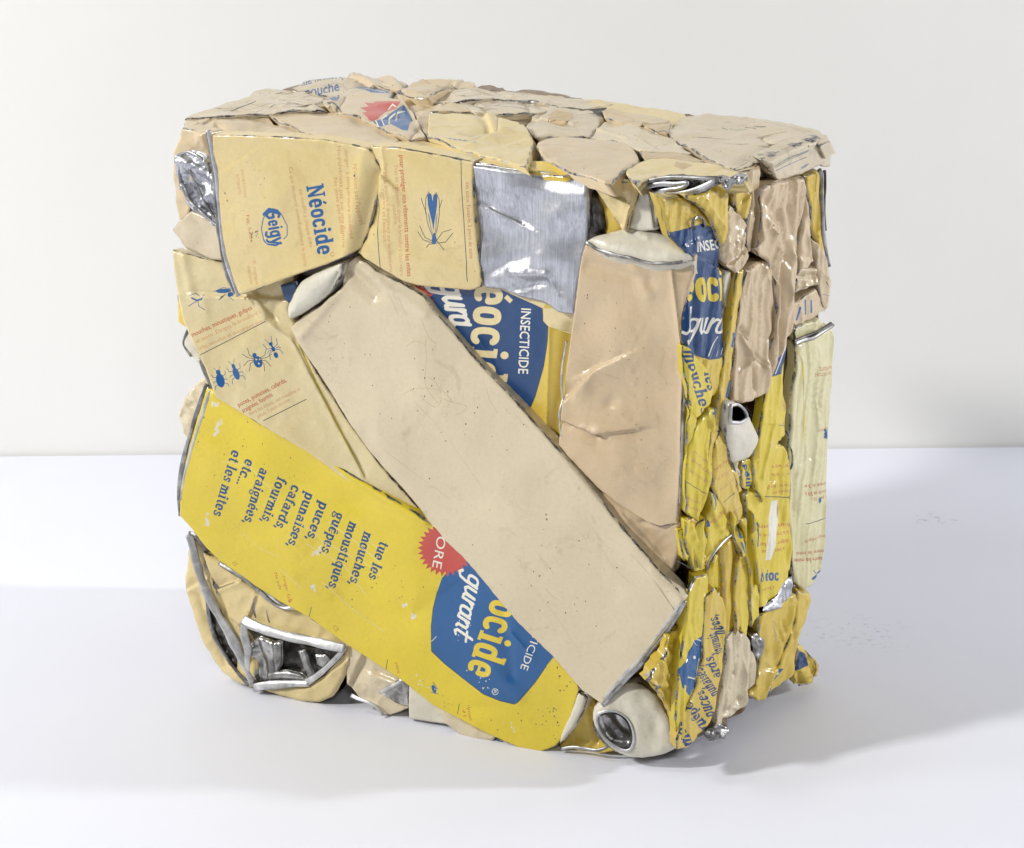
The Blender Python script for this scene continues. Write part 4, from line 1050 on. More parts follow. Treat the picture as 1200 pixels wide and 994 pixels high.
# bottom right: gap with brown lining, round spout
P('crushed_can', 'F', [(655, 874), (668, 860), (684, 832), (692, 818), (702, 832), (706, 850), (712, 865), (722, 880), (700, 884), (672, 880)], YEL2, 'yellow lining of an open can end', h=-14, r=3, noise=(3, 20), crumple=3, cscale=20, seed=36, facet=(.9, 26), creases=[(690, 825, 700, 870, -5, 4, 'g')])
free_tube('F', [(657, 878, 3), (672, 875, 4), (688, 878, 2), (700, 880, 4), (712, 876, 3), (720, 866, 0)], 1.8, RIM, BP, name='can_rim', seed=33)
MOUTH = [(700, 836), (706, 832), (715, 830), (725, 831), (736, 838), (743, 850), (745, 863), (742, 874), (736, 878), (724, 874), (711, 865), (702, 851)]
sp_body = P('can_spout', 'F', [(695, 830), (702, 822), (712, 812), (725, 804), (740, 798), (755, 802), (766, 812), (778, 828), (787, 845), (792, 860), (794, 876), (780, 883), (760, 887), (740, 887), (724, 882), (712, 872), (702, 858), (695, 845)], WHITEC,
            'rounded white spout with open mouth at the lower right corner', tilt=[(700, 840, 10), (790, 870, -6), (740, 800, -4)], r=0, puff=8, pr=14, noise=(2.5, 34), fine=.3, crumple=2, cscale=30, seed=37, dents=[(770, 850, 9, 16, -3), (755, 815, 12, 6, -2)], smooth=1, wear=.8, holes=[chaikin(MOUTH)])
rim(sp_body, chaikin(MOUTH), 1.8, WHITERIM, extra=1, closed=True, seed=35)
P('dark_opening', 'F', chaikin(MOUTH), INNER, 'hollow mouth of the white spout', h=-5, r=7, keepdrop=-15, noise=(2, 20), facet=(1.6, 13), seed=38, skirt=3, creases=[(712, 840, 735, 868, -4, 5, 'g')])

# ------------------------------------------------ left edge
P('crushed_can', 'F', [(204, 180), (213, 150), (241, 156), (241, 167), (246, 190), (235, 200), (226, 215), (222, 250), (210, 265), (205, 240), (203, 210)], BEIGE, 'beige scrap behind the silver folds', tilt=[(210, 160, -18), (243, 160, -6), (210, 260, -18)], r=4, noise=(2, 25), crumple=4, cscale=22, seed=41, facet=(.9, 26), rand=3)
P('folded_tin', 'F', [(209, 180), (216, 175), (228, 178), (240, 184), (248, 196), (254, 215), (256, 240), (257, 268), (250, 262), (238, 250), (224, 240), (212, 222), (207, 200)], SILVER, 'crumpled bare tin at the upper left edge', tilt=[(210, 180, -10), (252, 200, 2), (240, 250, -4)], r=4, noise=(3, 18), crumple=8, cscale=18, seed=42, facet=(3, 12), rand=8,
  creases=[(212, 180, 245, 200, 6, 4, 's'), (222, 205, 232, 232, -8, 5, 'g'), (228, 235, 252, 262, 6, 3, 's')])
free_tube('F', [(213, 222, -8), (210, 200, -8), (211, 181, -6), (218, 177, -3), (232, 182, 0), (243, 193, 1), (249, 212, 1)], 1.9, RIM, BP, name='can_rim', seed=41)
free_tube('F', [(213, 215, -6), (221, 235, -3), (235, 248, 0), (256, 266, 2)], 2.4, RIM, BP, name='can_rim', seed=42)
free_tube('F', [(220, 196, -3), (228, 212, 0), (242, 240, 2), (255, 262, 2)], 1.6, RIM, BP, name='can_rim', seed=43)
P('crushed_can', 'F', [(223, 247), (236, 252), (250, 262), (258, 270), (262, 290), (264, 306), (248, 305), (232, 299), (217, 292), (209, 280), (201, 270), (210, 258)], SCUFF, 'grey beige can scrap at the left edge', tilt=[(205, 270, -10), (260, 275, 0), (240, 300, -4)], r=4, noise=(2, 30), crumple=1.5, seed=43)
P('crushed_can', 'F', [(206, 345), (216, 362), (226, 382), (228, 396), (217, 384), (208, 378), (207, 360)], YEL2, h=-14, r=3, noise=(2, 14), crumple=2, seed=44)
P('crushed_can', 'F', [(224, 380), (238, 412), (250, 440), (246, 455), (240, 436), (226, 420), (214, 403), (218, 392)], WHITEC, h=-10, r=3, noise=(2, 14), crumple=3, seed=45)
free_tube('F', [(223, 382, -10), (216, 396, -10), (214, 404, -11), (224, 418, -8)], 1.6, RIM, BP, name='can_rim', seed=44)
free_tube('F', [(234, 420, -4), (238, 432, -2), (244, 444, 0), (252, 458, 0)], 2.6, RIM, BP, name='can_rim', seed=45)
P('crushed_can', 'F', [(243, 440), (248, 452), (240, 470), (228, 500), (222, 520), (214, 508), (208, 486), (216, 466), (228, 450)], BEIGE2, h=-14, r=4, noise=(2, 20), crumple=4, cscale=20, seed=46, facet=(.9, 26), rand=3)

# ================================================================= RIGHT SIDE
def S(outline, mat, label=None, name='crushed_can', **k):
    k.setdefault('h', 0); k.setdefault('r', 5); k.setdefault('noise', (1.6, 36)); k.setdefault('crumple', .5); k.setdefault('cscale', 30); k.setdefault('sp_', 3.0); k.setdefault('skirt', 22); k.setdefault('facet', (.5, 30)); k.setdefault('inset', .75); k.setdefault('wear', .7); k.setdefault('randlen', (15, 50)); k.setdefault('pleat', (5.5, 20, 240, .12) if k.get('prints') else (9.0, 22, 240, .12)); k.setdefault('rand', 1); k.setdefault('randamp', 3.0); k['r'] = k['r'] * .6 if k['r'] > 3 else k['r']
    if k.get('tilt'): k.pop('h')
    elif k['seed'] > 102: k['h'] += (k['seed'] * 37 % 9) - 4
    if k.get('seed') in (104, 127, 128, 130, 134): outline = [(max(x, 803), y) for x, y in outline]
    return make_panel(name, 'S', outline, mat, BP, label=label, **k)
txt = lambda t_, a, b, em=6.5, bold=0.0: T(t_, a, b, em, bold)

# brown layers lying furthest in, shade between the folds put into their colour
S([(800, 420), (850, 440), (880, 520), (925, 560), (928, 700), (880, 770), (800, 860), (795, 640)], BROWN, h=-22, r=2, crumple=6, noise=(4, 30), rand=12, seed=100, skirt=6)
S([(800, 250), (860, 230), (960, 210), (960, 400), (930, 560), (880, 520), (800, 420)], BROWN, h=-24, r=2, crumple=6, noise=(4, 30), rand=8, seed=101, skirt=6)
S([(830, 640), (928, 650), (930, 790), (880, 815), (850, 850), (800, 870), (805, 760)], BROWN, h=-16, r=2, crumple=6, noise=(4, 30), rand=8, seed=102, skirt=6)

# blue label with big letters
s1p = [(BLUE, [[(780, 276), (789, 272), (803, 268), (822, 262), (832, 266), (850, 300), (856, 414), (842, 420), (830, 421), (815, 417), (806, 411), (796, 398)]]),
       (INK, stroke([(806, 411), (815, 417), (830, 421), (842, 420), (852, 414)], .7)),
       (WHITEP, txt('INSECT', (816, 295), (848, 290), 17, .02)), (YELP, slab_word('éoci', (804, 353), (1, -.02), 27, .30, .55, .0)),
       (WHITEP, script_word('lgurant', (799, 391), (1, -.03), 17, .17, .38, .82)),
       (WHITEP, stroke([(828, 417), (833, 402), (838, 394)], .9) + stroke([(838, 417), (842, 404)], .8) + stroke([(845, 416), (847, 408)], .7))]
S([(771, 230), (801, 231), (818, 242), (828, 254), (837, 272), (843, 291), (847, 348), (850, 406), (851, 440), (843, 463), (834, 466), (818, 440), (801, 410), (799, 390), (804, 356), (814, 318), (806, 300), (789, 280), (777, 252)], YEL2,
  'yellow can side with a dark blue label beside the standing can', tilt=[(780, 240, -4), (840, 300, 3), (830, 450, 2)], r=8, noise=(1.8, 40), crumple=1.2, prints=s1p, seed=103, creases=[(812, 300, 812, 400, -3, 8, 'g'), (835, 290, 843, 460, 2.5, 9, 'g'), (815, 300, 845, 318, 2, 4, 's')])
free_tube('S', [(813, 268, 3), (811, 260, 5), (815, 254, 6), (822, 254, 6), (826, 260, 5), (825, 266, 3)], 1.7, YEL2, BP, name='tin_curl', seed=51)
S([(800, 406), (806, 406), (813, 412), (826, 429), (832, 442), (836, 458), (831, 474), (823, 485), (813, 492), (806, 468), (801, 440)], YEL, h=4, r=4, prints=[(BLUE, fat_word('mouches', (801, 411), (820, 486), 9.5) + fat_word('les', (824, 436), (828, 458), 9.5))], seed=104)
# upper yellow folds
S([(801, 231), (816, 227), (833, 219), (846, 216), (851, 230), (851, 252), (848, 275), (842, 289), (836, 270), (828, 252), (816, 240)], YEL2, 'yellow fold under the silver crimp', h=5, r=5, puff=3, pr=16, seed=105, creases=[(820, 230, 845, 270, 2, 5, 'v')])
S([(857, 214), (869, 211), (877, 226), (877, 240), (872, 258), (866, 256), (861, 242), (857, 230)], YEL2, h=6, r=4, puff=3, pr=10, seed=106, wear=1.6)
S([(846, 248), (853, 240), (864, 252), (872, 263), (873, 280), (875, 298), (873, 310), (866, 316), (858, 320), (850, 314), (843, 306), (842, 290), (847, 272)], BEIGE, h=3, r=5, crumple=4, cscale=24, seed=107, creases=[(870, 266, 850, 305, 4, 4, 's'), (846, 282, 872, 300, 2, 5, 'v'), (852, 310, 872, 290, 3, 3, 's')])
S([(846, 315), (853, 317), (858, 331), (860, 345), (858, 360), (849, 361), (846, 340)], WHITEC, h=0, r=4, seed=108, crumple=.6)
S([(848, 358), (856, 356), (862, 360), (860, 372), (850, 378)], INNER, h=-2, r=3, seed=109, name='folded_tin')
S([(851, 372), (859, 366), (862, 372), (858, 400), (851, 425), (849, 405)], YEL, h=-2, r=3, seed=110, prints=[(BLUE, [[(852, 380), (856, 378), (853, 410), (850, 412)]])])
# thin yellow blade
S([(865, 318), (871, 316), (870, 336), (866, 362), (862, 390), (860, 410), (856, 440), (852, 468), (843, 500), (834, 542), (828, 542), (833, 510), (843, 462), (849, 425), (853, 390), (860, 350)], YEL2, h=9, r=3, seed=111, crumple=.8,
  prints=[(BLUE2, [[(857, 390), (861, 390), (858, 408), (855, 406)], [(852, 446), (857, 446), (854, 466), (849, 466)]]), (REDF, txt('scient', (855, 428), (852, 442), 5) + txt('en le', (846, 480), (842, 500), 5) + txt('pou', (840, 505), (836, 522), 5))])
# beige folds on the upper right
S([(867, 203), (877, 199), (891, 193), (892, 233), (888, 262), (885, 280), (881, 297), (875, 296), (872, 280), (872, 262), (877, 244), (877, 226), (870, 212)], BEIGE, h=6, r=7, noise=(1.5, 40), crumple=1.2, seed=112, creases=[(888, 205, 882, 290, 3, 5, 'g')])
S([(873, 316), (884, 308), (898, 305), (908, 325), (910, 349), (908, 375), (905, 403), (900, 440), (896, 461), (881, 470), (867, 473), (857, 470), (858, 440), (862, 415), (862, 384), (866, 350)], PINK,
  'pinkish beige can pleated into folds', h=8, r=6, noise=(1.5, 40), crumple=1.2, seed=113,
  creases=[(866, 390, 877, 420, 5, 2.6, 'v'), (877, 420, 866, 436, 4, 2.6, 'v'), (868, 385, 890, 425, -5, 4, 'g'), (872, 392, 893, 430, 4, 2.6, 'v'), (880, 415, 884, 455, -4, 4, 'g'), (896, 425, 896, 458, 3, 4, 'g'), (876, 320, 868, 380, 3, 6, 'g'), (895, 315, 905, 360, 3, 4, 'v'), (884, 310, 890, 345, 2, 6, 'g')])
S([(891, 222), (898, 216), (911, 211), (926, 210), (939, 207), (942, 222), (939, 250), (936, 275), (936, 317), (933, 349), (929, 383), (921, 398), (912, 425), (905, 436), (898, 460), (894, 455), (900, 425), (907, 385), (909, 350), (907, 328), (899, 306), (888, 300), (884, 290), (887, 270), (890, 250)], PINK,
  'tall pinkish beige can folded down the right side', h=12, r=7, noise=(1.8, 50), crumple=1.4, seed=114,
  creases=[(905, 272, 902, 258, 6, 3, 'v'), (905, 272, 916, 300, 5, 3, 's'), (916, 300, 912, 420, -5, 4, 'g'), (900, 262, 884, 292, 5, 4, 's'), (918, 255, 926, 300, 3, 7, 'g'), (926, 300, 914, 420, 3, 5, 'v'), (895, 235, 908, 255, -4, 9, 'g'), (912, 250, 918, 285, -3, 5, 'g'), (899, 300, 909, 330, 3, 3, 's')], rand=4,
  dents=[(928, 265, 3, 3, -1), (926, 275, 3, 3, -1)])
S([(938, 224), (943, 236), (948, 250), (953, 286), (955, 307), (946, 316), (935, 316), (934, 286)], PINK, h=8, r=5, seed=115, noise=(2, 20), crumple=2, creases=[(940, 250, 946, 300, 3, 5, 'v'), (936, 300, 952, 302, -3, 4, 'g')], rand=2)
S([(933, 314), (945, 314), (955, 314), (957, 326), (955, 334), (940, 340), (932, 345)], BEIGE, h=5, r=4, seed=116, crumple=3, creases=[(934, 324, 956, 322, -4, 2.5, 'g'), (934, 336, 956, 331, 2, 2, 'v')], rand=2)
free_tube('S', [(934, 327, 8), (945, 330, 9), (954, 332, 10), (957, 326, 9)], 1.2, RIM, BP, name='can_rim', seed=52)
S([(941, 206), (950, 202), (958, 199), (963, 215), (963, 260), (968, 300), (962, 300), (953, 280), (947, 248)], YEL2, 'ochre yellow inside of a torn can at the top right', h=-6, r=3, seed=117, crumple=1.5)
free_tube('S', [(960, 199, -2), (964, 205, 0), (962, 222, 0), (964, 245, 0), (964, 270, 0), (968, 295, 0), (971, 312, 0)], 2.6, RIM, BP, name='can_rim', seed=53)
free_tube('S', [(966, 200, -6), (967, 215, -6), (965, 240, -6), (967, 270, -6)], 2.2, DARKM, BP, name='can_rim', seed=54)
S([(953, 278), (959, 286), (966, 299), (971, 316), (973, 337), (972, 356), (964, 365), (960, 350), (957, 332), (955, 307)], BEIGE, h=4, r=4, seed=118, prints=[(INK, stroke([(965, 330), (968, 336)], .8) + stroke([(962, 345), (969, 346)], .6))])
S([(929, 356), (942, 348), (955, 338), (961, 350), (966, 364), (950, 375), (932, 383), (927, 378)], BEIGE, h=3, r=4, seed=119, prints=[(BLUE2, stroke([(936, 360), (933, 375)], 2.2) + stroke([(944, 352), (944, 368)], 1.8) + stroke([(949, 352), (949, 366)], 1.4))])
S([(929, 385), (945, 378), (960, 373), (966, 386), (955, 394), (934, 402)], LIME, h=-2, r=3, seed=120)
# pale lemon can, far right
pa = [(REDT, txt('EXPORTATION', (974, 434), (954, 437), 6) + txt('INTERDITE', (973, 428), (957, 430), 6) + txt('pour protéger', (969, 500), (955, 503), 6) + txt('vos', (969, 508), (964, 509), 6)
       + txt('animaux de 3 ans', (968, 564), (941, 569), 6, .015) + txt('produit de 50 g', (968, 573), (944, 578), 6, .015) + txt('1 pour 10 :', (967, 581), (950, 583), 6, .015)
       + txt("L'insecte rampant", (966, 625), (942, 633), 6) + txt('comme les mites', (964, 643), (935, 648), 6.5, .01) + txt('contre les mites', (963, 652), (933, 656), 6.5, .02)),
      (BLUE2, slab_word('de', (974, 528), (0, -1), 9, .25, .9) if 0 else txt('ap', (963, 513), (973, 513), 22, .03) + [[(957, 584), (962, 582), (961, 588), (958, 590)]] + stroke([(951, 678), (958, 672), (962, 668)], 3) + stroke([(952, 668), (956, 674)], .9)),
      (INK, line((943, 614), (967, 607), .8) + line((946, 560), (925, 553), .5) if 0 else line((943, 614), (967, 607), .8)), (YELP, stroke([(933, 412), (940, 430), (941, 470), (939, 520)], .9))]
ps = S([(932, 403), (945, 397), (958, 391), (975, 383), (977, 398), (975, 430), (972, 500), (969, 560), (968, 600), (966, 640), (963, 668), (952, 686), (941, 694), (934, 684), (929, 650), (926, 600), (925, 560), (923, 525), (924, 490), (927, 450), (931, 425)], LIME,
       'pale lemon can with upside down red text at the far right edge', tilt=[(932, 420, 0), (972, 420, 4), (940, 680, 2)], r=7, noise=(1.8, 50), crumple=1.2, prints=pa, seed=121, creases=[(938, 410, 929, 500, 3, 5, 's'), (965, 430, 958, 500, 2, 6, 'g'), (930, 560, 934, 680, -4, 7, 'g'), (928, 548, 960, 535, 1, 2, 's')])
free_tube('S', [(931, 403, 2), (942, 398, 5), (952, 397, 4), (962, 390, 5), (972, 384, 5), (976, 381, 3)], 2.4, RIM, ps, seed=55)
free_tube('S', [(930, 400, 0), (945, 394, 2), (960, 388, 2), (974, 379, 3)], 1.8, DARKM, ps, seed=56)
free_tube('S', [(921, 505, 4), (925, 512, 6), (924, 520, 6), (929, 530, 6), (929, 545, 6), (926, 550, 4)], 1.2, BLUE2, BP, name='tin_curl', seed=57)
# yellow blade with blue corner
S([(908, 416), (914, 406), (921, 395), (919, 420), (917, 441), (918, 462), (921, 480), (921, 512), (912, 518), (905, 540), (900, 570), (893, 590), (886, 575), (884, 545), (886, 522), (892, 485), (897, 460), (902, 437)], YEL,
  'narrow yellow blade with a blue corner', h=10, r=5, noise=(1.5, 40), seed=122, creases=[(914, 440, 892, 560, 3, 4, 'v'), (900, 500, 890, 560, -2, 5, 'g')],
  prints=[(BLUE, [[(900, 440), (905, 432), (921, 394), (921, 415), (913, 438), (901, 443)]]), (WHITEP, stroke([(908, 438), (919, 402)], .8)), (REDF, txt('ongle', (917, 466), (916, 482), 6) + txt('te de', (918, 484), (914, 500), 6)), (INK, line((910, 498), (920, 499), .8))])
# yellow can with Neoc
py_ = [(REDT, txt('ager vos vête', (926, 543), (896, 546), 7, .01) + txt('les 3 ans. bri', (926, 553), (894, 556), 6.5) + txt('Couvrir le brouillard', (926, 566), (889, 569), 6.2) + txt('ensuite sur', (922, 573), (903, 576), 6.2)
        + txt("N'utilisez contre les", (926, 613), (880, 616), 6.5, .01) + txt("à la lumière et sans", (925, 622), (881, 626), 6.5, .01) + txt('éloigner de la flamme', (924, 632), (881, 637), 6.5, .01) + txt('Ne jetez pas au feu', (920, 640), (884, 646), 6.5, .01) + txt('chose', (905, 686), (890, 690), 6)),
       (INK, line((883, 581), (926, 583), 1)), (WHITEP, [[(904, 587), (911, 586), (911, 610), (905, 640), (901, 656), (896, 656), (898, 632), (900, 606)]]),
       (BLUE2, [[(885, 668), (889, 668), (889, 679), (885, 679)]] + slab_word('Néoc', (887, 681), (1, -.05), 9.5, .26, .72) + txt('te', (878, 681), (887, 681), 15, .04))]
S([(884, 572), (890, 560), (900, 545), (906, 524), (913, 519), (920, 522), (925, 545), (927, 600), (928, 640), (928, 668), (918, 686), (908, 700), (897, 710), (889, 713), (888, 690), (886, 655), (880, 625), (875, 600), (872, 580), (878, 574)], YEL,
  'yellow can side with upside down red text and blue lettering', tilt=[(880, 600, 6), (926, 600, 7), (900, 700, 6)], r=6, noise=(1.6, 50), crumple=1.2, prints=py_, seed=123, creases=[(884, 575, 905, 565, 3, 4, 's'), (893, 545, 886, 570, 3, 5, 'g'), (915, 600, 926, 680, -2.5, 6, 'g'), (880, 600, 890, 690, 2, 6, 'g')])
S([(890, 716), (900, 706), (912, 694), (922, 680), (928, 674), (928, 698), (914, 712), (898, 718)], SILVER, 'bare tin lining at the lower fold', h=5, r=3, noise=(3, 14), crumple=3, cscale=14, seed=124, name='folded_tin')
# cream neck
nk = S([(848, 474), (853, 469), (862, 472), (868, 477), (875, 486), (882, 498), (887, 514), (883, 524), (877, 535), (866, 540), (856, 543), (852, 530), (850, 520), (848, 505)], WHITEC, 'off white round neck poking out of the side', h=10, r=0, puff=6, pr=12, noise=(2, 24), crumple=2, seed=125, smooth=1, pleat=None, facet=None, inset=0, rand=0, name='can_neck', holes=[[(852, 475), (862, 474), (867, 480), (868, 488), (861, 493), (850, 493)]])
rim(nk, [(851, 474), (862, 473), (868, 479), (869, 488), (862, 494), (850, 494)], 1.8, WHITERIM, extra=1.5, seed=58, closed=True)
S([(851, 475), (862, 474), (867, 480), (868, 488), (861, 492), (850, 492)], DARKM, h=2, r=7, keepdrop=-12, seed=126, skirt=2, name='dark_opening')
# yellow strips, left group
S([(799, 466), (805, 470), (811, 480), (813, 493), (812, 510), (809, 526), (804, 548), (799, 575), (797, 560), (798, 520)], YEL, h=4, r=4, seed=127)
S([(812, 505), (822, 490), (830, 478), (838, 478), (836, 500), (834, 520), (833, 545), (832, 562), (829, 585), (823, 605), (818, 614), (806, 602), (799, 578), (804, 545)], YEL, 'yellow strip with faded text', h=8, r=5, seed=128, creases=[(832, 480, 830, 580, 2, 4, 'v'), (815, 520, 806, 590, 2, 5, 'g')],
  prints=[(REDF, txt('ne. Dirigez le', (810, 530), (831, 545), 6) + txt('brouillard sur', (808, 540), (830, 556), 6) + txt('feu toutes les', (805, 552), (828, 566), 6) + txt('animaux de', (803, 584), (822, 592), 6) + txt('bon usage', (802, 593), (820, 600), 6)), (INK, line((801, 563), (827, 579), .8)), (BLUE2, stroke([(832, 484), (838, 478), (836, 490)], 2.4))])
S([(836, 520), (845, 500), (851, 522), (856, 545), (863, 570), (868, 592), (869, 603), (862, 616), (856, 624), (849, 605), (841, 590), (834, 572), (834, 548)], YEL2, 'golden strip with fine red text', h=10, r=5, seed=129, creases=[(845, 520, 862, 610, 2.5, 5, 'v')],
  prints=[(REDT, txt('Protéger vos', (835, 553), (850, 540), 6.5)), (REDF, txt('les, diriger le', (838, 563), (855, 551), 6) + txt('brouillard dans', (842, 575), (859, 561), 6) + txt('contre les', (850, 610), (866, 595), 6) + txt('mites', (853, 618), (865, 606), 6)), (INK, line((845, 588), (858, 576), .7))])
S([(800, 610), (812, 606), (822, 608), (826, 622), (828, 645), (828, 668), (814, 671), (807, 650), (803, 630)], YEL, h=5, r=5, seed=130, prints=[(REDT, txt('contre les mites', (802, 606), (820, 620), 6, .01))], creases=[(810, 620, 822, 660, 2.5, 5, 'g')])
S([(831, 576), (838, 578), (843, 592), (850, 608), (856, 626), (842, 640), (832, 655), (828, 666), (829, 630)], YEL, h=7, r=4, seed=131, prints=[(BLUE2, stroke(arc(832, 588, 5, 8, -80, 80), 1.6) + stroke([(828, 608), (830, 616)], 4)), (REDT, txt('BELGIUM', (834, 614), (845, 600), 6))])
S([(872, 540), (880, 536), (886, 545), (884, 560), (878, 576), (870, 572), (868, 555)], YEL, h=3, r=3, seed=132, prints=[(BLUE2, txt('pour', (871, 545), (875, 574), 11, .03))])
S([(856, 541), (866, 538), (868, 556), (862, 572), (856, 560)], BEIGE2, h=0, r=3, seed=133)
S([(790, 656), (797, 658), (804, 670), (807, 690), (806, 706), (798, 722), (793, 700)], YEL, h=0, r=4, seed=134, prints=[(INK, line((792, 657), (805, 665), .8))])
# vertical pleats below
S([(828, 668), (836, 655), (846, 638), (848, 670), (847, 705), (846, 740), (840, 790), (828, 800), (826, 740)], YEL, h=5, r=5, seed=135, noise=(1, 40), crumple=.6)
S([(845, 640), (853, 630), (860, 628), (863, 660), (863, 700), (862, 735), (857, 760), (848, 758), (847, 710)], YEL2, h=9, r=6, seed=136, noise=(1, 40), crumple=.6)
free_tube('S', [(828, 665, 9), (831, 656, 11), (838, 646, 13), (848, 634, 13), (857, 627, 12)], 1.3, WHITERIM, BP, name='can_rim', seed=59)
S([(861, 626), (867, 618), (872, 625), (876, 650), (877, 690), (876, 730), (873, 748), (866, 740), (863, 700)], YEL, h=7, r=5, seed=137, prints=[(BLUE2, slab_word('No', (861, 652), (.8, -.5), 7, .3, .8)), (REDF, txt('en se', (864, 672), (874, 664), 6))], crumple=.8)
S([(866, 608), (872, 606), (880, 626), (886, 655), (889, 690), (889, 722), (880, 736), (877, 715), (877, 670), (872, 630)], YEL, h=9, r=4, seed=138, crumple=.8)
# lower left: yellow with blue fragment, then the word list
S([(806, 692), (815, 676), (828, 672), (830, 700), (827, 750), (826, 785), (820, 815), (812, 850), (803, 872), (794, 872), (791, 840), (793, 800), (795, 772), (801, 735)], YEL, 'yellow strip with a bright blue fragment', h=9, r=5, seed=139, noise=(1.5, 40), crumple=1.5,
  prints=[(BLUE2, [[(794, 785), (804, 764), (812, 750), (822, 744), (830, 744), (828, 770), (824, 795), (818, 812), (806, 815), (797, 805)]]), (WHITEP, stroke([(818, 772), (813, 800)], 1.8) + stroke([(804, 793), (820, 797)], 1.6) + stroke([(822, 778), (818, 790), (822, 794)], 1.6) + stroke([(809, 748), (814, 756)], .8) + [ell(812, 770, 1.4, 2)] + stroke([(815, 749), (825, 752)], 1.2)),
          (YELP, stroke([(800, 803), (800, 818), (807, 816), (812, 806)], 2.6)), (INK, stroke([(784, 770), (790, 776)], .6))], creases=[(800, 770, 797, 860, 3, 4, 'g')], wear=1.4)
wl = [('mou', (811, 872), (797, 842)), ('guêpes', (833, 854), (803, 815)), ('puces,', (836, 838), (823, 806)), ('punaises,', (841, 812), (820, 780)), ('ards,', (843, 792), (833, 766)), ('fourmis,', (847, 764), (838, 740)), ('nées,', (847, 742), (838, 720))]
wp = []
for t_, a_, b in wl: wp += fat_word(t_, a_, b, 9, .24)
S([(826, 700), (836, 688), (846, 700), (849, 730), (849, 755), (846, 775), (843, 800), (838, 828), (832, 846), (824, 858), (806, 876), (795, 880), (793, 868), (800, 838), (814, 806), (822, 770)], YEL2, 'golden yellow strip printed with the upside down pest list', h=12, r=4, noise=(1.6, 40), crumple=1, prints=[(BLUE, wp)], seed=140)
S([(847, 748), (855, 740), (862, 732), (866, 745), (872, 740), (877, 750), (884, 768), (884, 800), (876, 815), (871, 828), (860, 841), (849, 843), (841, 862), (834, 856), (840, 830), (845, 800)], BEIGE2, 'beige pleats at the bottom of the right side', h=6, r=6, noise=(1.5, 30), crumple=1.5, seed=141,
  creases=[(858, 745, 858, 790, -5, 3, 'g'), (850, 760, 848, 830, 3, 4, 'g'), (866, 750, 872, 800, 3, 3, 'v'), (862, 770, 852, 805, -3, 3, 'g'), (850, 836, 866, 820, -4, 4, 'g')], rand=3)
S([(824, 858), (832, 850), (842, 846), (850, 852), (850, 860), (840, 866), (828, 868)], RIM, h=6, r=4, noise=(3, 10), crumple=6, cscale=10, seed=142, rand=5, name='folded_tin', skirt=14)
S([(877, 745), (886, 742), (893, 748), (892, 762), (886, 775), (880, 764)], INNER, h=2, r=4, noise=(3, 10), crumple=3, cscale=12, seed=143, name='folded_tin')
# lower right yellow folds
S([(889, 722), (896, 716), (912, 708), (926, 698), (934, 692), (938, 704), (930, 730), (922, 755), (911, 784), (902, 806), (896, 820), (888, 823), (877, 815), (884, 803), (890, 785), (893, 760), (888, 742)], YEL2, 'yellow can folded towards the lower right corner', h=10, r=5, noise=(1.6, 40), crumple=1.4, seed=144,
  creases=[(930, 705, 892, 815, 4, 4, 'v'), (924, 705, 900, 770, -3, 6, 'g'), (895, 720, 897, 760, 2, 5, 'g')], prints=[(BLUE2, hair(900, 720, 925, 780, 3, .5, 5, 5))])
S([(934, 692), (941, 694), (948, 694), (949, 705), (944, 722), (938, 738), (934, 755), (930, 787), (920, 800), (905, 812), (896, 820), (902, 804), (911, 783), (922, 752), (930, 725)], YEL2, h=12, r=5, noise=(1.4, 40), crumple=1.4, seed=145,
  prints=[(BLUE2, [[(892, 822), (897, 800), (906, 785), (916, 783), (906, 800), (900, 816)]]), (WHITEP, txt('EIN', (897, 816), (912, 788), 14, .03))], creases=[(944, 700, 912, 800, 3, 4, 'v')])
S([(931, 756), (936, 754), (944, 763), (952, 771), (957, 778), (958, 787), (951, 798), (942, 802), (932, 803), (928, 790)], YEL2, 'golden crumpled can corner at the lower right', h=8, r=4, noise=(2, 14), crumple=5, cscale=14, seed=146, rand=4, prints=[(BLUE, [[(929, 760), (937, 764), (941, 778), (928, 788)]])], creases=[(940, 765, 948, 795, 4, 3, 's')], wear=1.5)
free_tube('S', [(943, 763, 12), (952, 772, 12), (957, 780, 12), (956, 790, 12), (949, 799, 11), (936, 803, 9)], 1.3, YEL2, BP, name='tin_curl', seed=60)
# yellow crumple between the big can and the side
S([(780, 745), (797, 730), (803, 742), (799, 760), (797, 790), (797, 830), (794, 862), (789, 850), (782, 828), (768, 806), (756, 798), (762, 785), (775, 770)], YEL2, 'crumpled yellow strip above the round spout', h=-4, r=4, noise=(3, 20), crumple=5, cscale=18, seed=147, rand=6, prints=[(BLUE2, stroke([(786, 790), (790, 794), (787, 800)], 1.4))], wear=1.6)

S([(797, 622), (803, 618), (806, 640), (804, 662), (798, 655)], YEL, h=-3, r=3, seed=150, prints=[(BLUE, txt('les', (799, 625), (801, 650), 8, .02))])
S([(858, 600), (864, 612), (870, 628), (874, 650), (869, 655), (863, 632), (856, 615)], YEL, h=12, r=2, seed=151, prints=[(BLUE2, stroke([(862, 612), (868, 630)], 2.2) + stroke([(868, 636), (871, 648)], 1.6))])
S([(882, 600), (888, 612), (890, 640), (893, 668), (889, 690), (885, 660), (881, 625)], YEL, h=12, r=2, seed=152, prints=[(BLUE2, stroke([(884, 612), (887, 625), (886, 640)], 1.4)), (REDF, txt('mites', (889, 650), (890, 675), 6))])
S([(850, 520), (856, 530), (862, 552), (870, 575), (866, 580), (857, 556), (849, 536)], YEL2, h=14, r=2, seed=153, prints=[(BLUE2, stroke([(852, 528), (860, 552)], 1.6))])
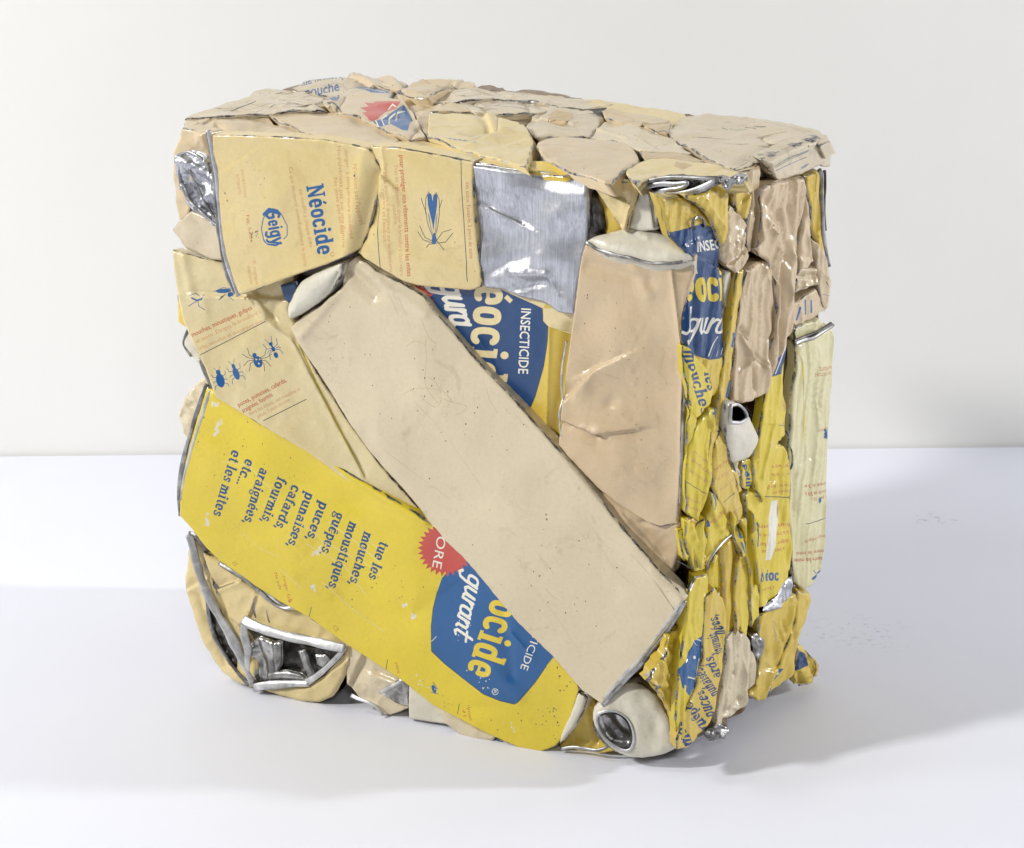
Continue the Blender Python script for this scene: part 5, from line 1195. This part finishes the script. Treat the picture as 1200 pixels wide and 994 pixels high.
S([(838, 700), (842, 690), (845, 720), (845, 770), (840, 800), (837, 760)], YEL, h=10, r=2, seed=154)
S([(860, 660), (864, 650), (866, 690), (866, 730), (861, 745), (859, 700)], YEL2, h=14, r=2, seed=155)
S([(812, 625), (818, 614), (824, 606), (823, 632), (826, 655), (820, 668), (815, 650)], YEL, h=11, r=3, seed=156)

# ================================================================= TOP
def Tp(outline, mat, label=None, name='crushed_can', **k):
    k.setdefault('h', 0); k.setdefault('r', 5); k.setdefault('noise', (2, 50)); k.setdefault('crumple', 2.2); k.setdefault('cscale', 45); k.setdefault('sp_', 3.6); k.setdefault('rand', 4); k.setdefault('skirt', 30); k.setdefault('facet', (1.5, 40)); k.setdefault('pleat', (3.0, 60, 30, .5)); k['r'] *= .35; k.setdefault('randamp', 5); k.setdefault('randlen', (25, 90)); k.setdefault('inset', .35); k.setdefault('wear', .7)
    if k.get('tilt'): k.pop('h')
    elif k['seed'] > 200: k['h'] += (k['seed'] * 37 % 7) - 3
    if mat in (SCUFF, BEIGE, BEIGE2) and len(outline) > 8:
        q = np.array(outline, float); c = q.mean(0); e = q.max(0) - q.min(0)
        k['prints'] = [(GRIME, ragged(c[0], c[1], e[0] * .45, e[1] * .4, 0, 14 if mat is SCUFF else 7, k['seed'], .45))] + list(k.get('prints', ()))
        if mat is SCUFF: k['prints'].append((GRIME, hair(c[0] - e[0] * .4, c[1], c[0] + e[0] * .3, c[1] - 2, 14, .2, k['seed'], e[1] * .22)))
    return make_panel(name, 'T', outline, mat, BP, label=label, **k)
# low layer closing the gaps, with their shade in its dark brown
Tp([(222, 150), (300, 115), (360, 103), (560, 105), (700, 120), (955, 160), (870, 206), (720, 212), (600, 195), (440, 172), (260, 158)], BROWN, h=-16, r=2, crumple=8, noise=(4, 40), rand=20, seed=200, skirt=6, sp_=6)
Tp([(217, 139), (256, 137), (290, 137), (313, 137), (322, 145), (352, 154), (382, 160), (414, 168), (430, 173), (424, 177), (395, 169), (339, 162), (252, 160), (240, 155), (222, 157), (215, 148)], BEIGE, 'beige fold along the front top edge', h=-1, r=4, seed=201,
   creases=[(252, 141, 247, 158, 3, 4, 'v'), (222, 145, 240, 152, 3, 4, 'v'), (290, 150, 322, 146, -4, 10, 'g')])
Tp([(216, 139), (240, 130), (265, 121), (291, 115), (315, 117), (339, 121), (373, 127), (384, 131), (350, 133), (313, 136), (254, 139)], SCUFF, 'scuffed beige sheet at the left of the top', tilt=[(220, 138, 1), (370, 128, 4), (290, 116, 2)], r=4, seed=202, creases=[(225, 136, 300, 120, 2, 5, 's'), (300, 130, 370, 126, 2, 4, 's'), (322, 136, 344, 120, 2, 4, 'v')],
   prints=[(INK, line((296, 139), (345, 133), 1.0) + line((262, 132), (300, 122), .6) + line((300, 135), (322, 125), .6))])
Tp([(313, 136), (345, 132), (380, 130), (417, 136), (449, 148), (470, 166), (452, 171), (428, 171), (386, 163), (352, 153), (324, 144)], BEIGE, 'smooth beige can side on the top', h=5, r=6, puff=.8, pr=20, seed=203, crumple=1, creases=[(318, 138, 350, 152, 4, 5, 's')], rand=0)
Tp([(289, 116), (296, 110), (313, 106), (341, 106), (380, 117), (386, 126), (373, 127), (339, 121), (315, 118)], SCUFF, h=3, r=4, seed=204, rand=4, crumple=4)
Tp([(341, 105), (356, 97), (385, 93), (415, 90), (445, 94), (462, 106), (458, 118), (432, 120), (410, 118), (384, 113), (360, 108)], SCUFF, 'scuffed sheet with worn blue print at the back left', tilt=[(345, 105, 5), (450, 100, 4), (400, 117, 3)], r=5, seed=205, rand=5,
   prints=[(BLUE2, T('tue moustiq', (352, 103), (402, 93), 12, .02) + T('mouche', (354, 113), (398, 108), 11, .02) + [[(413, 105), (425, 102), (450, 106), (458, 113), (435, 112)]]), (WHITEP, line((418, 106), (452, 112), .5) + line((420, 104), (455, 110), .5))])
Tp([(376, 120), (385, 113), (400, 107), (426, 109), (450, 113), (474, 121), (484, 130), (491, 143), (499, 160), (478, 160), (452, 153), (439, 146), (420, 137), (398, 133), (386, 127)], BEIGE, 'beige can top with a red star and blue corner', h=6, r=5, seed=206,
   prints=[(BLUE2, [[(437, 144), (452, 137), (473, 124), (484, 138), (480, 146), (478, 153), (472, 152), (458, 146), (447, 148)], [(384, 113), (390, 109), (398, 116), (394, 122)]] + T('ue les', (378, 119), (398, 111), 10, .02)),
           (RED, [[(424, 134), (430, 132), (422, 128), (432, 127), (427, 122), (437, 123), (440, 121), (470, 121), (464, 128), (452, 133), (438, 141), (432, 139), (430, 137)]]),
           (WHITEP, stroke([(444, 148), (440, 142)], 1.4) + stroke([(450, 146), (447, 139), (453, 136)], 1.4) + stroke([(456, 145), (456, 138), (463, 133)], 1.4) + stroke([(464, 142), (466, 132), (474, 128)], 1.5) + stroke([(455, 127), (460, 124), (464, 126)], 1)),
           (INK, stroke([(376, 119), (384, 128)], 1.6) + stroke([(384, 121), (395, 126), (400, 132)], 1.6))], creases=[(474, 126, 490, 150, -4, 6, 'g'), (386, 126, 400, 112, 3, 5, 's')])
Tp([(400, 92), (415, 87), (435, 88), (456, 91), (478, 100), (470, 107), (450, 104), (432, 101), (412, 97)], BEIGE, h=9, r=5, seed=207, creases=[(440, 90, 455, 102, -4, 8, 'g'), (460, 92, 472, 104, 3, 5, 's')])
Tp([(460, 104), (472, 100), (478, 104), (470, 110)], BLUE2, h=6, r=2, seed=208, rand=0, crumple=0)
Tp([(469, 108), (482, 99), (497, 94), (515, 93), (536, 94), (556, 96), (556, 102), (535, 101), (510, 112), (502, 119), (486, 118), (474, 114)], BEIGE, h=9, r=4, seed=209, creases=[(530, 98, 500, 114, -6, 5, 'g'), (480, 105, 530, 97, 3, 6, 's')])
Tp([(503, 119), (520, 107), (539, 96), (552, 101), (591, 105), (651, 112), (700, 118), (720, 123), (690, 127), (656, 127), (625, 120), (580, 117), (534, 121)], SCUFF, 'long scuffed sheet across the back of the top', tilt=[(520, 112, 7), (700, 122, 4), (590, 107, 5)], r=5, seed=210, rand=5, creases=[(556, 104, 700, 124, 2, 6, 's')])
Tp([(534, 121), (556, 117), (580, 116), (625, 120), (656, 127), (640, 131), (612, 133), (580, 133), (556, 132)], SCUFF, h=6, r=5, puff=.8, pr=12, seed=211, prints=[(INK, sum([stroke(chaikin([(560 + 7 * i, 119 + (i * 5) % 9), (570 + 7 * i, 128 - (i * 3) % 7), (578 + 6 * i, 121 + (i * 4) % 7)], .25, False), .35) for i in range(9)], []))])
Tp([(461, 116), (487, 119), (534, 122), (556, 132), (530, 133), (505, 133), (502, 145), (502, 161), (494, 152), (489, 142), (482, 130)], BEIGE, h=2, r=5, seed=212, creases=[(488, 125, 520, 126, 3, 6, 's')], prints=[(BLUE2, stroke(arc(484, 121, 3, 4, -180, 90), 1.2))])
Tp([(502, 134), (530, 133), (552, 134), (580, 137), (608, 142), (618, 152), (626, 167), (622, 178), (619, 190), (616, 197), (582, 189), (539, 176), (500, 162)], CREAM, 'dented cream can on the top', h=5, r=6, seed=213, crumple=3,
   creases=[(552, 158, 572, 150, -6, 9, 'g'), (565, 165, 610, 148, 5, 7, 's'), (580, 175, 618, 172, 4, 6, 's'), (502, 165, 552, 172, 3, 6, 'g')], prints=[(BLUE2, sum([stroke([(520 + 6 * i, 164 + i * .6), (528 + 6 * i, 168 + i * .6)], 1.3) for i in range(6)], []))])
Tp([(433, 171), (450, 167), (493, 167), (539, 176), (570, 185), (601, 195), (601, 199), (560, 194), (530, 187), (500, 181), (467, 175), (439, 178)], PALE, h=2, r=4, seed=214, rand=0, crumple=1)
Tp([(601, 196), (620, 190), (650, 196), (668, 202), (690, 207), (660, 207), (620, 202)], YEL2, h=0, r=4, seed=215, prints=[(BLUE, [[(601, 196), (612, 192), (618, 196), (606, 200)]])])
Tp([(626, 168), (642, 162), (665, 160), (691, 161), (718, 165), (740, 172), (750, 184), (745, 193), (733, 198), (724, 208), (714, 215), (690, 208), (668, 202), (649, 195), (636, 184)], WHITEC if 0 else BEIGE, 'oval beige can end near the front top edge', h=5, r=8, puff=.8, pr=26, seed=216, crumple=.6, rand=0, smooth=1, creases=[(650, 192, 735, 192, 2.5, 5, 's')])
Tp([(616, 146), (624, 137), (636, 131), (655, 128), (678, 128), (697, 132), (708, 140), (700, 152), (691, 161), (660, 161), (630, 163), (620, 156)], SCUFF, 'round scuffed can end with a tan patch', h=4, r=7, puff=.8, pr=24, seed=217, crumple=2, prints=[(simplepaint, [[(642, 138), (652, 133), (672, 135), (670, 143), (660, 150), (646, 146)]])], creases=[(620, 150, 640, 135, 3, 6, 's')])
Tp([(691, 161), (699, 150), (708, 142), (728, 144), (750, 149), (785, 160), (800, 170), (812, 179), (790, 181), (762, 181), (745, 177), (718, 165)], BEIGE2, h=4, r=6, puff=.8, pr=20, seed=218, crumple=1)
Tp([(704, 132), (717, 129), (745, 133), (775, 139), (788, 146), (780, 156), (765, 153), (750, 149), (724, 144), (708, 138)], BEIGE, h=5, r=5, seed=219, creases=[(745, 150, 785, 147, 4, 6, 's'), (720, 134, 750, 142, -3, 6, 'g')])
Tp([(656, 127), (690, 127), (712, 128), (704, 134), (708, 140), (690, 134)], DARKM, h=-2, r=2, seed=220, rand=3, name='folded_tin')
Tp([(640, 112), (700, 118), (743, 123), (803, 135), (806, 141), (788, 147), (762, 139), (720, 131), (690, 127), (664, 122)], CREAM, h=3, r=3, seed=229, rand=1, inset=.4, pleat=None)
Tp([(780, 157), (790, 146), (801, 139), (830, 137), (860, 136), (905, 143), (960, 153), (968, 160), (973, 168), (960, 172), (944, 168), (915, 178), (893, 186), (882, 194), (862, 199), (835, 190), (811, 178)], SCUFF, 'broad scuffed sheet at the right of the top', tilt=[(790, 155, 2), (960, 160, 4), (860, 196, 0)], r=5, seed=222, rand=5,
   creases=[(812, 153, 945, 165, 2.5, 7, 's'), (800, 170, 880, 190, 2, 6, 's')], prints=[(INK, sum([line((846 + 9 * i, 150 + i % 3), (853 + 11 * i, 152 + i % 2), .5) for i in range(5)], []) + line((860, 198), (885, 188), .6))])
# folded over corner flap
fl = make_panel('crushed_can', 'S', [(892, 187), (915, 178), (944, 166), (962, 160), (974, 168), (975, 182), (970, 190), (961, 195), (952, 199), (941, 205), (926, 209), (912, 213), (905, 207), (899, 196)], SCUFF, BP, label='scuffed flap folded over the far top corner', h=10, r=5, noise=(2, 30), crumple=3, cscale=30, seed=223, rand=3, wear=1.5,
   prints=[(RIM, stroke([(905, 195), (925, 184), (946, 176)], 1.6) + stroke([(908, 200), (930, 190), (944, 184)], 1.0) + stroke([(912, 192), (938, 178)], .8) + stroke([(938, 198), (946, 192)], 2.4)), (INK, stroke([(906, 197), (926, 186), (944, 178)], .5))], creases=[(895, 190, 968, 168, 2, 5, 'g'), (900, 192, 910, 212, 4, 5, 'v')])
make_panel('crushed_can', 'S', [(962, 168), (974, 168), (975, 196), (966, 196), (958, 190)], SCUFF, BP, h=2, r=3, seed=224)
Tp([(749, 179), (765, 175), (782, 176), (805, 181), (827, 189), (810, 193), (780, 191), (756, 190)], YEL2 if 0 else simplepaint, 'small tan fold beside the oval can end', h=5, r=5, puff=.8, pr=10, seed=225, rand=0)
Tp([(733, 206), (738, 196), (748, 192), (762, 189), (790, 189), (821, 191), (842, 196), (860, 201), (876, 203), (872, 210), (845, 209), (800, 205), (775, 205), (755, 212), (744, 217)], CREAM, 'cream strip along the right part of the front top edge', h=5, r=5, puff=.8, pr=10, seed=226, wear=1.6, prints=[(simplepaint, [[(792, 192), (812, 194), (800, 199), (790, 196)]])], rand=0)
# crimped silver seam
def ribbon(name, path, w, mat, par, amp=1.5, seed=0, face='F'):
    return free_tube(face, path, w, mat, par, name=name, flat=.35, seed=seed)
for i, (pth, w) in enumerate([([(744, 218, 8), (760, 212, 11), (780, 208, 12), (800, 208, 12), (825, 209, 12), (845, 211, 10), (852, 216, 8)], 2.3),
                              ([(752, 222, 8), (770, 215, 11), (795, 216, 12), (808, 213, 13), (800, 221, 12), (780, 222, 11), (768, 226, 9)], 2.2),
                              ([(762, 228, 7), (780, 225, 9), (800, 226, 10), (815, 222, 11), (828, 217, 11), (838, 211, 11)], 2.5),
                              ([(800, 229, 8), (812, 227, 10), (826, 221, 10), (840, 213, 9)], 2.8)]):
    free_tube('F', pth, w, [RIM, SILVER, WHITERIM, RIM][i], BP, name='crimped_seam', flat=.5, seed=70 + i)
P('dark_opening', 'F', [(750, 214), (780, 208), (840, 210), (846, 216), (826, 222), (800, 232), (770, 228)], DARKM, h=4, r=3, noise=(3, 12), crumple=4, cscale=14, seed=227, rand=4, skirt=14)
P('folded_tin', 'F', [(840, 207), (852, 210), (862, 205), (872, 208), (866, 218), (858, 216), (852, 224), (845, 218)], RIM, 'crumpled silver tip of the crimped seam', h=14, r=3, noise=(4, 9), crumple=7, cscale=9, seed=228, rand=6, skirt=10)
